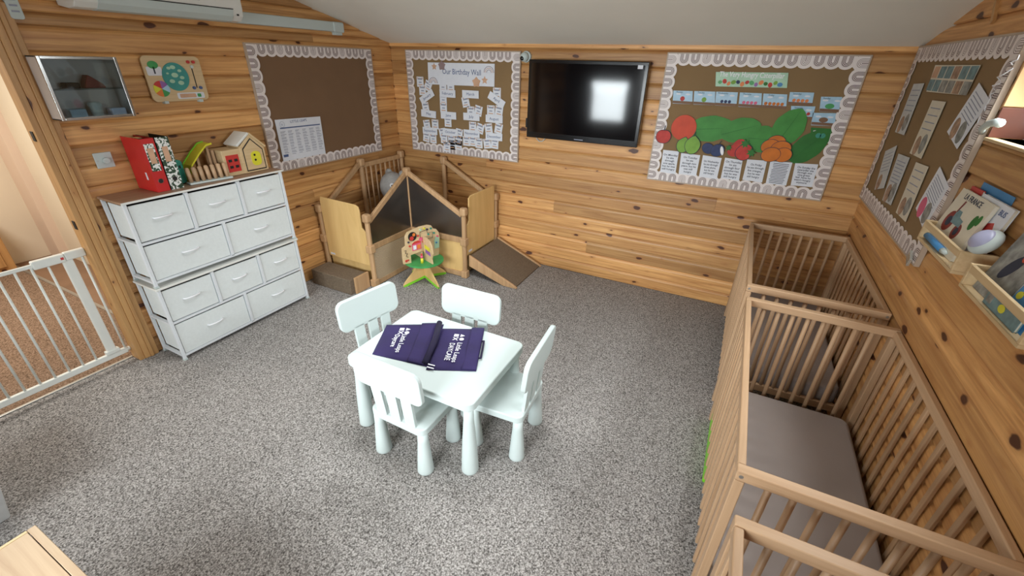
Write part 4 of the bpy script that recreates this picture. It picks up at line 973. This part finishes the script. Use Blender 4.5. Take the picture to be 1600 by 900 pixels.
for a, b in (('F', 'A'), ('C', 'B'), ('C', 'D'), ('H', 'E')):
    A, B = Vector(P[a]), Vector(P[b]); d = (B-A).normalized(); A2 = A+d*.02; B2 = B-d*.02
    lp3((A2.x, A2.y), (B2.x, B2.y), A.z-.05, B.z-.075)
    # tinted window under the slope, lower rail, lower panel
    if a == 'C':
        th = .006; nrm = Vector((-d.y, d.x, 0)).normalized()*th
        q = [Vector((A.x, A.y, .40))+d.xyz*Vector((1, 1, 0))*.0, Vector((B.x, B.y, .40)), Vector((B.x, B.y, B.z-.10)), Vector((A.x, A.y, A.z-.08))]
        MB().prism(q, nrm).build('tinted_window', 'tinted_acrylic', gy)
        MB().bar((A.x, A.y, .385), (B.x, B.y, .385), .03, .055).build('mid_rail', 'maple', gy, bevel=.005)
        MB().bar((A.x, A.y, .03), (B.x, B.y, .03), .03, .05).build('bottom_rail', 'maple', gy, bevel=.005)
        MB().prism([Vector((A.x, A.y, .05)), Vector((B.x, B.y, .05)), Vector((B.x, B.y, .36)), Vector((A.x, A.y, .36))], nrm*2).build('lower_panel', 'woven_panel' if b == 'B' else 'ply', gy)
# spindles on the wall side between F and G
MB().bar((GXs[0], GYs[1]+.02, .945), (GXs[0], GYs[2]-.02, .945), .028, .045).build('top_rail', 'maple', gy, bevel=.005)
MB().bar((GXs[0], GYs[1]+.02, .27), (GXs[0], GYs[2]-.02, .27), .028, .04).build('low_rail', 'maple', gy, bevel=.005)
for i in range(8):
    y = GYs[1]+.07*(i+1)-.012; MB().tube([(GXs[0], y, .28), (GXs[0], y, .93)], .0085, 8).build('spindle', 'beech_z', gy, smooth=True)
# platform decks
for n_, (x0, x1, y0, y1) in enumerate(((GXs[0], GXs[1], GYs[0], GYs[1]), (GXs[0], GXs[1], GYs[1], GYs[2]), (GXs[1], GXs[2], GYs[1], GYs[2]))):
    dk = MB().box(x0+.024, x1-.024, y0+.024, y1-.024, .02, .205).build('platform', 'ply', gy)
    MB().box(x0+.024, x1-.024, y0+.024, y1-.024, .205, .215).build('deck_carpet', 'gym_carpet', dk)
# entry boards
def eboard(pts, ext): return MB().prism(pts, ext).build('entry_board', 'ply', gy, bevel=.004)
bp_ = [(-3.262, .205), (-2.762, .205), (-2.762, .53), (-2.80, .565), (-2.805, .72), (-2.815, .75), (-2.845, .765), (-3.262, .775), (-3.275, .74), (-3.275, .23)]
o = eboard([(x, GYs[0]-.008, z) for x, z in bp_], (0, .014, 0))
MB().box(-3.25, -3.195, GYs[0]-.0095, GYs[0]-.008, .222, .24).build('sticker', 'paper', gy)
bq = [(GYs[1]+.03, .225), (GYs[2]-.03, .21), (GYs[2]-.035, .785), (GYs[2]-.06, .79), (GYs[1]+.12, .79), (GYs[1]+.085, .77), (GYs[1]+.08, .56), (GYs[1]+.045, .52)]
eboard([(GXs[2]-.006, y, z) for y, z in bq], (.014, 0, 0))
MB().box(GXs[2]+.008, GXs[2]+.0095, GYs[1]+.06, GYs[1]+.12, .245, .265).build('sticker', 'paper', gy)
MB().box(GXs[2]-.03, GXs[2]+.03, GYs[1]-.03, GYs[1]+.03, .0, .05).build('clip', 'maple', gy, bevel=.008)
# step and ramp hook on to the frame
st = T('carpeted_step', 'low brown carpet covered step in front of the climbing frame', 'step', (-3.0, 2.5, 0))
MB().box(-3.27, -2.79, 2.395, 2.60, 0, .15).build('step_block', 'gym_carpet', st, bevel=.008)
MB().box(-2.789, -2.768, 2.44, 2.608, 0, .155).build('side_board', 'maple', st, bevel=.004)
rp = T('carpeted_ramp', 'short brown carpeted ramp with wooden side rails, sloping right', 'ramp', (-1.83, 3.53, 0))
def rprof(top, bot): return top+bot
yb0, yb1 = 3.232, 3.80
side = [(-2.075, .235), (-1.60, .035), (-1.555, .012), (-1.56, 0), (-1.70, 0), (-2.075, .12)]
for y in (yb0, yb1): MB().prism([(x, y, z) for x, z in side], (0, .022, 0)).build('side_rail', 'maple', rp, bevel=.004)
MB().prism([(-2.075, yb0+.023, .222), (-1.575, yb0+.023, .012), (-1.575, yb0+.023, .001), (-1.66, yb0+.023, .001), (-2.075, yb0+.023, .18)], (0, yb1-yb0-.024, 0)).build('ramp_surface', 'gym_carpet', rp)
# grey plush inside
pl = T('plush_toy', 'large grey plush animal with white eye inside the climbing frame', 'soft toy', (-3.02, 3.5, .215))
b = MB().ball((-3.03, 3.50, .40), .20, .19, .19, n=20, k=14); b.build('body', 'plush', pl, smooth=True)
MB().ball((-3.15, 3.47, .70), .135, .13, .155, n=20, k=14).build('head', 'plush', pl, smooth=True)
MB().ball((-3.06, 3.36, .63), .06, .06, .05, n=14, k=8).build('muzzle', 'plush', pl, smooth=True)
for dx, dy in ((-.08, .05), (.09, .06)): MB().ball((-3.15+dx, 3.47+dy, .82), .045, .03, .05, n=12, k=8).build('ear', 'plush', pl, smooth=True)
e = MB().ball((-3.072, 3.372, .745), .024, n=14, k=8).build('eye', 'print_white', pl, smooth=True)
MB().ball((-3.058, 3.356, .745), .011, n=10, k=6).build('pupil', 'black_gloss', e, smooth=True)
for dx in (-.12, .1): MB().ball((-2.99+dx, 3.32, .27), .06, .09, .05, n=12, k=8).build('paw', 'plush', pl, smooth=True)

# ---------------------------------------------------------------- activity tree
ac = T('activity_tree', 'small wooden activity tree toy with green round tray', 'toy', (-2.41, 2.98, 0))
O = Vector((-2.41, 2.97, 0)); dA = Vector((.36, .93, 0)).normalized(); dB = Vector((.93, -.36, 0)).normalized()
def vert(dirv, pts, th, mat, name, par, off=0, bevel=0):
    nn = Vector((-dirv.y, dirv.x, 0)); 
    return MB().prism([O+dirv*a+Vector((0, 0, z))+nn*(off-th/2) for a, z in pts], nn*th).build(name, mat, par, bevel=bevel)
base = [(-.235, .0), (-.20, .015), (0, .045), (.20, .015), (.235, .0), (.235, .02), (.20, .06), (.13, .12), (.085, .165), (.075, .205), (-.075, .205), (-.085, .165), (-.13, .12), (-.20, .06), (-.235, .02)]
gedge = [(-.235, .0), (-.20, .0), (0, .032), (.20, .0), (.235, .0), (.235, .016), (.20, .026), (0, .055), (-.20, .026), (-.235, .016)]
for dv in (dA, dB):
    vert(dv, base, .014, 'ply', 'base_panel', ac, bevel=.001)
    vert(dv, gedge, .0155, 'lime', 'base_trim', ac)
MB().lathe(O+Vector((0, 0, .205)), [(.178, 0), (.186, .004), (.186, .014), (.178, .018)], 36).build('round_tray', 'green_paint', ac)
cloudA = [(-.165, .224), (-.135, .224), (-.135, .30), (-.02, .31), (.10, .30), (.10, .224), (.165, .224), (.17, .30), (.185, .40), (.175, .455), (.15, .49), (.12, .50), (.10, .535), (.06, .55), (-.02, .55), (-.10, .535), (-.15, .525), (-.175, .49), (-.18, .40), (-.215, .385), (-.22, .30), (-.215, .23)]
pa = vert(dA, cloudA, .012, 'raw_pine', 'picture_panel', ac, bevel=.001)
cloudB = [(.02, .224), (.16, .224), (.15, .27), (.175, .33), (.16, .40), (.13, .44), (.07, .46), (.02, .45)]
pb = vert(dB, cloudB, .012, 'raw_pine', 'picture_panel', ac, bevel=.001)
cloudC = [(-.16, .224), (-.02, .224), (-.02, .42), (-.08, .43), (-.14, .40), (-.17, .33)]
vert(dB, cloudC, .012, 'raw_pine', 'picture_panel', ac, bevel=.001)
# face of panel A turned to the camera is on its right-hand normal
nA = Vector((dA.y, -dA.x, 0))
def onA(a, z, d=.0075): return O+dA*a+Vector((0, 0, z))+nA*d
def discA(a, z, r, mat, nm, d0=.006, th=.004): MB().tube([onA(a, z, d0), onA(a, z, d0+th)], r, 18).build(nm, mat, pa)
discA(-.105, .475, .042, 'black_matt', 'spinner', th=.006); discA(-.115, .46, .02, 'red_paint', 'spinner_picture', .012, .002); discA(-.09, .49, .015, 'orange', 'spinner_picture', .012, .002)
def rectA(a0, a1, z0, z1, mat, nm, d=.0062): MB().prism([onA(a0, z0, d), onA(a1, z0, d), onA(a1, z1, d), onA(a0, z1, d)], nA*.003).build(nm, mat, pa)
rectA(-.115, -.02, .335, .40, 'pink', 'barn'); rectA(-.105, -.075, .345, .385, 'paper', 'barn_door', .0092); rectA(-.065, -.03, .345, .385, 'orange', 'barn_door', .0092)
MB().prism([onA(-.12, .40), onA(-.015, .40), onA(-.05, .425), onA(-.09, .42)], nA*.003).build('barn_roof', 'red_paint', pa)
discA(-.02, .43, .02, 'pink', 'flower')
for a, z, cl_ in ((-.15, .43, 'ink'), (-.14, .39, 'red_paint'), (-.05, .47, 'red_paint'), (.0, .40, 'red_paint'), (.05, .51, 'ink'), (.09, .51, 'teal'), (.12, .46, 'teal'), (.155, .42, 'pink'), (.06, .46, 'teal'), (-.02, .52, 'pale_green'), (.02, .525, 'yellow'), (.14, .36, 'blue')):
    discA(a, z, .0085, cl_, 'bead', .006, .012)
MB().tube([onA(p[0], p[1], .016) for p in ((-.03, .45), (-.03, .50), (.04, .51), (.05, .475), (.10, .475), (.10, .42), (.03, .42), (.02, .44))], .0022, 6).build('wire_track', 'black_matt', pa)
MB().tube([onA(p[0], p[1], .012) for p in ((-.20, .36), (-.18, .36), (-.19, .33), (-.17, .33), (-.185, .30), (-.165, .29))], .0022, 6).build('wire_track', 'black_matt', pa)
discA(-.185, .255, .012, 'red_paint', 'bead'); discA(-.165, .258, .008, 'red_paint', 'bead')
MB().prism([onA(.12, .30), onA(.17, .30), onA(.175, .40), (onA(.14, .42)), onA(.12, .38)], nA*.003).build('green_print', 'pale_green', pa)
nB = Vector((-dB.y, dB.x, 0))*-1
def onB(a, z, d=.0075): return O+dB*a+Vector((0, 0, z))+nB*d
MB().prism([onB(.05, .35), onB(.13, .34), onB(.13, .375), onB(.05, .385)], nB*.004).build('yellow_print', 'yellow', pb)
MB().prism([onB(.06, .31), onB(.14, .30), onB(.13, .335), onB(.06, .34)], nB*.004).build('purple_print', 'purple', pb)
fg = Vector(O)+dB*.07-dA*.06
fig = MB().tube([fg+Vector((0, 0, .223)), fg+Vector((0, 0, .27))], .013, 12); fo = fig.build('peg_figure', 'yellow', ac, smooth=True)
MB().ball(fg+Vector((0, 0, .285)), .015, n=10, k=6).build('figure_head', 'pink', fo, smooth=True)
MB().ball(fg+Vector((0, 0, .308)), .010, n=10, k=6).build('figure_hat', 'red_paint', fo, smooth=True)

# ---------------------------------------------------------------- cots
CW, CL, CH = .646, 1.236, .835
def make_cot(label):
    c = T('cot', label, 'cot', (0, 0, 0), 0, 'wooden cots in a row')
    hw, hl = CW/2, CL/2; ps = .030
    for sx in (-1, 1):
        for sy in (-1, 1):
            x, y = sx*(hw-ps/2), sy*(hl-.0225)
            MB().box(x-ps/2, x+ps/2, y-.0225, y+.0225, 0, CH-.04).build('leg', 'beech_z', c, bevel=.004, local=True)
    for sy in (-1, 1):
        y = sy*(hl-.0175)
        rl = MB().box(-hw, hw, y-.0175, y+.0175, CH-.04, CH).build('end_rail', 'beech_x', c, bevel=.005, local=True)
        for sx in (-1, 1): MB().tube([(sx*(hw-.015), sy*hl, CH-.02), (sx*(hw-.015), sy*(hl+.0015), CH-.02)], .0065, 12).build('bolt', 'steel', rl, local=True)
        MB().box(-hw+ps, hw-ps, y-.012, y+.012, .17, .215).build('end_bottom_rail', 'beech_x', c, bevel=.004, local=True)
        n = 8; span = CW-2*ps
        for i in range(n):
            x = -span/2+span*(i+1)/(n+1)
            MB().tube([(x, y, .20), (x, y, CH-.035)], .0105, 8).build('bar', 'beech_z', c, smooth=True, local=True)
    for sx in (-1, 1):
        x = sx*(hw-.0125)
        MB().box(x-.0125, x+.0125, -hl+.035, hl-.035, CH-.042, CH-.002).build('side_rail', 'beech_y', c, bevel=.005, local=True)
        xi = sx*(hw-.0225)
        MB().box(xi-.009, xi+.009, -hl+.045, hl-.045, .15, .19).build('side_bottom_rail', 'beech_y', c, bevel=.004, local=True)
        n = 13; span = CL-.09
        for i in range(n):
            y = -span/2+span*(i+.5)/n; xo = sx*(hw-.0062)
            MB().box(xo-.006, xo+.006, y-.0125, y+.0125, .125, CH-.038).build('slat', 'beech_z', c, bevel=.003, local=True)
    MB().box(-hw+.035, hw-.035, -hl+.048, hl-.048, .165, .178).build('base_board', 'ply', c, local=True)
    return c
XC = .214+CW/2
def mattress(y, label):
    hw, hl = CW/2-.036, CL/2-.05
    o = MB().prism([(x, yy, .180) for x, yy in rrect(2*hw, 2*hl, .045, 5, XC, y)], (0, 0, .118)).build('mattress', 'mattress_sheet', bevel=.022, seg=4)
    return tag(o, label, 'mattress', 'grey cot mattresses')
cot = make_cot('wooden cot farthest from the camera, against the back wall')
place(cot, (XC, 3.098, 0)); mattress(3.098, 'grey mattress in the farthest cot')
dup(cot, (XC, 1.716, 0), 0, 'wooden cot in the middle of the row'); mattress(1.716, 'grey mattress in the middle cot')
dup(cot, (XC, .325, 0), 0, 'wooden cot nearest the camera, cut by the frame'); mattress(.325, 'grey mattress in the nearest cot')
t = MB().prism([(.222, 1.80, 0), (.262, 1.80, 0), (.262, 1.80, .105), (.222, 1.80, .085)], (0, .47, 0)).build('play_mat', 'lime', bevel=.008)
tag(t, 'bright green folded mat under the middle cot', 'mat')

# ---------------------------------------------------------------- right wall shelves, books, lamp
def rack(label, y0, y1, z0):
    r = T('book_rack', label, 'shelf', (XR-.05, (y0+y1)/2, z0), 0, 'small wooden racks on the right wall')
    x0 = XR-.10
    MB().box(x0, XR, y0, y1, z0, z0+.012).build('bottom', 'raw_pine', r, bevel=.002)
    MB().box(XR-.01, XR, y0+.014, y1-.014, z0+.012, z0+.06).build('back', 'raw_pine', r, bevel=.002)
    for a in (y0, y1-.014): MB().box(x0, XR, a, a+.014, z0+.012, z0+.085).build('end_panel', 'raw_pine', r, bevel=.002)
    MB().box(x0, x0+.012, y0+.014, y1-.014, z0+.058, z0+.083).build('front_rail', 'raw_pine', r, bevel=.002)
    return r
rack('small wooden rack holding the tractor book', 1.935, 2.335, 1.262)
rack('small wooden rack nearer the camera holding the duck book', 1.43, 1.845, 1.255)
def book(name, label, y0, y1, z0, h, xb, xt, cov, th=.012):
    """leans back on the wall; cover faces the room"""
    b = T(name, label, 'book', ((xb+xt)/2, (y0+y1)/2, z0), 0, None)
    d = Vector((xt-xb, 0, h)).normalized(); n_ = Vector((d.z, 0, -d.x))
    def pt(y, s, o=0): return Vector((xb, y, z0))+d*s+n_*o
    H = math.hypot(h, xt-xb)
    MB().prism([pt(y0, 0), pt(y1, 0), pt(y1, H), pt(y0, H)], -n_*.0015).build('cover', cov, b)
    MB().prism([pt(y0+.002, .002, .0002), pt(y1-.002, .002, .0002), pt(y1-.002, H-.002, .0002), pt(y0+.002, H-.002, .0002)], n_*th*.8).build('pages', 'cream_paper', b)
    MB().prism([pt(y0, 0, th*.8+.0003), pt(y1, 0, th*.8+.0003), pt(y1, H, th*.8+.0003), pt(y0, H, th*.8+.0003)], n_*.0015).build('back_cover', cov, b)
    return b, pt, n_, H
def bshape(pt, n_, pts, mat, nm, par, o=-.0022):
    MB().prism([pt(y, s, o) for y, s in pts], n_*.0007).build(nm, mat, par)
b, pt, n_, H = book('picture_book', 'cream picture book with a dark tractor on its cover', 2.035, 2.325, 1.2745, .215, XR-.075, XR-.035, 'cream_paper')
for y, s, r in ((2.25, .10, .04), (2.15, .085, .03)):
    bshape(pt, n_, oval(y, s, r, r, n=18), 'dark_red', 'tractor_wheel', b); bshape(pt, n_, oval(y, s, r*.5, r*.5, n=12), 'ink', 'tractor_hub', b, -.003)
bshape(pt, n_, [(2.15, .10), (2.24, .10), (2.24, .15), (2.20, .15), (2.19, .13), (2.15, .125)], 'photo_teal', 'tractor_body', b, -.0026)
bshape(pt, n_, [(2.235, .14), (2.245, .14), (2.235, .185), (2.225, .185)], 'dark_red', 'tractor_lever', b, -.0028)
bshape(pt, n_, oval(2.085, .14, .018, .028, n=12), 'leaf_paper_dark', 'tree_print', b); bshape(pt, n_, oval(2.06, .155, .012, .02, n=12), 'leaf_paper_dark', 'tree_print', b)
dz = Vector((.04, 0, .215)).normalized()
text('LA FRANCE', .03, pt(2.19, .198, -.0025), (0, -1, 0), dz, 'ink', b)
b, pt, n_, H = book('picture_book', 'white book with red picture partly behind the tractor book', 1.955, 2.20, 1.2745, .225, XR-.048, XR-.018, 'paper')
bshape(pt, n_, [(1.99, .08), (2.06, .08), (2.06, .15), (2.01, .165), (1.99, .14)], 'red_paint', 'red_picture', b)
bshape(pt, n_, oval(2.02, .12, .014, .014, n=12), 'orange', 'picture_detail', b, -.003)
text('BUS', .028, pt(2.0, .20, -.0025), (0, -1, 0), dz, 'ink_blue', b)
b, pt, n_, H = book('picture_book', 'red book peeking out at the top left behind the tractor book', 2.215, 2.318, 1.2745, .228, XR-.028, XR-.016, 'red_paint', .006)
t = MB().box(XR-.0015, XR-.0003, 2.035, 2.29, 1.455, 1.525).build('blue_card', 'blue'); tag(t, 'plain blue card stuck on the wall above the tractor book', 'card')
t = T('blue_crayon', 'thick blue pen lying at the front of the tractor book rack', 'pen', (XR-.082, 2.22, 1.2745))
MB().tube([(XR-.08, 2.31, 1.2875), (XR-.08, 2.12, 1.2875)], .012, 10).build('barrel', 'blue', t, smooth=True)
MB().tube([(XR-.08, 2.119, 1.2875), (XR-.08, 2.085, 1.2875)], .0115, 10, r2=.006).build('cap', 'white_plastic', t, smooth=True)
t = T('push_light', 'round white push light resting on the end of the rack', 'lamp', (XR-.055, 1.93, 1.347))
rm = Matrix.Rotation(math.radians(-55), 3, 'Y')@Matrix.Rotation(math.radians(0), 3, 'X')
MB().ball((XR-.058, 1.925, 1.392), .048, .052, .028, n=22, k=12, rot=rm).build('housing', 'white_plastic', t, smooth=True)
MB().ball((XR-.070, 1.925, 1.400), .038, .042, .022, n=22, k=12, rot=rm).build('dome', 'lilac', t, smooth=True)
b, pt, n_, H = book('picture_book', 'grey book with a bird photograph in the near rack', 1.645, 1.825, 1.2675, .20, XR-.072, XR-.028, 'photo_grey')
bshape(pt, n_, oval(1.74, .11, .022, .05, .5, 16), 'ink', 'bird_body', b); bshape(pt, n_, oval(1.715, .155, .014, .02, .3, 12), 'red_paper', 'bird_head', b, -.0028)
b, pt, n_, H = book('picture_book', 'blue board book with yellow ducks in the near rack', 1.455, 1.635, 1.2675, .20, XR-.074, XR-.03, 'blue')
for y, s, r in ((1.60, .11, .018), (1.57, .15, .015), (1.545, .09, .03), (1.49, .13, .022), (1.615, .07, .014)):
    bshape(pt, n_, oval(y, s, r, r*.8, n=14), 'yellow', 'duck_body', b); bshape(pt, n_, oval(y-r*.6, s+r*.8, r*.5, r*.5, n=10), 'yellow', 'duck_head', b, -.0027); bshape(pt, n_, oval(y-r*.6, s+r*.85, r*.14, r*.14, n=8), 'ink', 'duck_eye', b, -.0034)
bshape(pt, n_, [(1.46, .15), (1.63, .15), (1.63, .2), (1.46, .2)], 'light_blue', 'sky_print', b, -.0021)
b, pt, n_, H = book('picture_book', 'small teal booklet lying low in the near rack', 1.50, 1.70, 1.2675, .045, XR-.086, XR-.084, 'photo_teal', .006)
bshape(pt, n_, oval(1.60, .024, .018, .012, n=12), 'yellow', 'duck_print', b); bshape(pt, n_, [(1.66, .01), (1.69, .01), (1.69, .038), (1.66, .038)], 'photo_grey', 'photo_print', b)
# tie-back and string by the window
t = MB().tube([(XR-.012, 2.475, 1.68), (XR-.03, 2.44, 1.70), (XR-.035, 2.39, 1.722), (XR-.03, 2.35, 1.732), (XR-.028, 2.325, 1.73)], .010, 10, r2=.016).build('curtain_hook', 'white_plastic', smooth=True)
tag(t, 'white plastic hook sticking out below the window corner', 'hook')
sm = MB(); pts = [(XR-.03, 2.44, 1.955)]
rnd = random.Random(4)
for k in range(22): pts.append((XR-.028+rnd.uniform(-.012, .012), 2.44+.008*k*(1 if k < 11 else 0)+rnd.uniform(-.022, .022)+(.08 if k >= 11 else 0), 1.95-.010*k if k < 14 else 1.81-.014*(k-14)))
sm.tube(pts, .0022, 5); tag(sm.build('white_string', 'print_white', smooth=True), 'tangled white string hanging from the right board corner', 'string')

# ---------------------------------------------------------------- lower left: pine chest and white tub
t = T('pine_chest', 'pale pine chest corner at the bottom left, knot in its top', 'chest', (-1.45, -.25, 0))
zt = .45; x0, x1, y0, y1 = -1.842, -1.0, -.62, .104
MB().box(x0+.02, x1-.02, y0+.02, y1-.012, .02, zt-.02).build('body', 'raw_pine_x', t, bevel=.004)
for k in range(4):
    w4 = (y1-.024-y0)/4; MB().box(x0+.012, x1-.012, y0+w4*k+.0005, y0+w4*(k+1)-.0005, zt-.02, zt).build('top_plank', 'raw_pine_x', t, bevel=.001)
MB().box(x0, x1, y1-.022, y1, zt-.022, zt+.002).build('edge_strip', 'raw_pine_x', t, bevel=.002)
MB().box(x0, x0+.011, y0, y1-.023, zt-.022, zt+.002).build('edge_strip', 'raw_pine', t, bevel=.002)
for x in (x0+.04, x1-.08):
    for y in (y0+.03, y1-.06): MB().box(x, x+.04, y, y+.04, 0, .02).build('foot', 'raw_pine', t)
t = T('storage_tub', 'pale grey plastic storage tub at the left edge of the picture', 'tub', (-2.75, -.1, 0))
def frus(x0, x1, y0, y1, z0, z1, s):
    return MB().add([(x0+s, y0+s, z0), (x1-s, y0+s, z0), (x1-s, y1-s, z0), (x0+s, y1-s, z0), (x0, y0, z1), (x1, y0, z1), (x1, y1, z1), (x0, y1, z1)], [(0,3,2,1),(4,5,6,7),(0,1,5,4),(1,2,6,5),(2,3,7,6),(3,0,4,7)])
frus(-3.0, -2.525, -.45, .138, 0, .24, .035).build('tub_body', 'paper_grey', t, bevel=.008)
MB().box(-3.0, -2.53, -.445, .13, .242, .256).build('lid', 'white_plastic', t, bevel=.006)

# tidy: no custom scratch properties left on objects
for o in bpy.data.objects:
    for k in ('_loc', '_rz'):
        if k in o: del o[k]
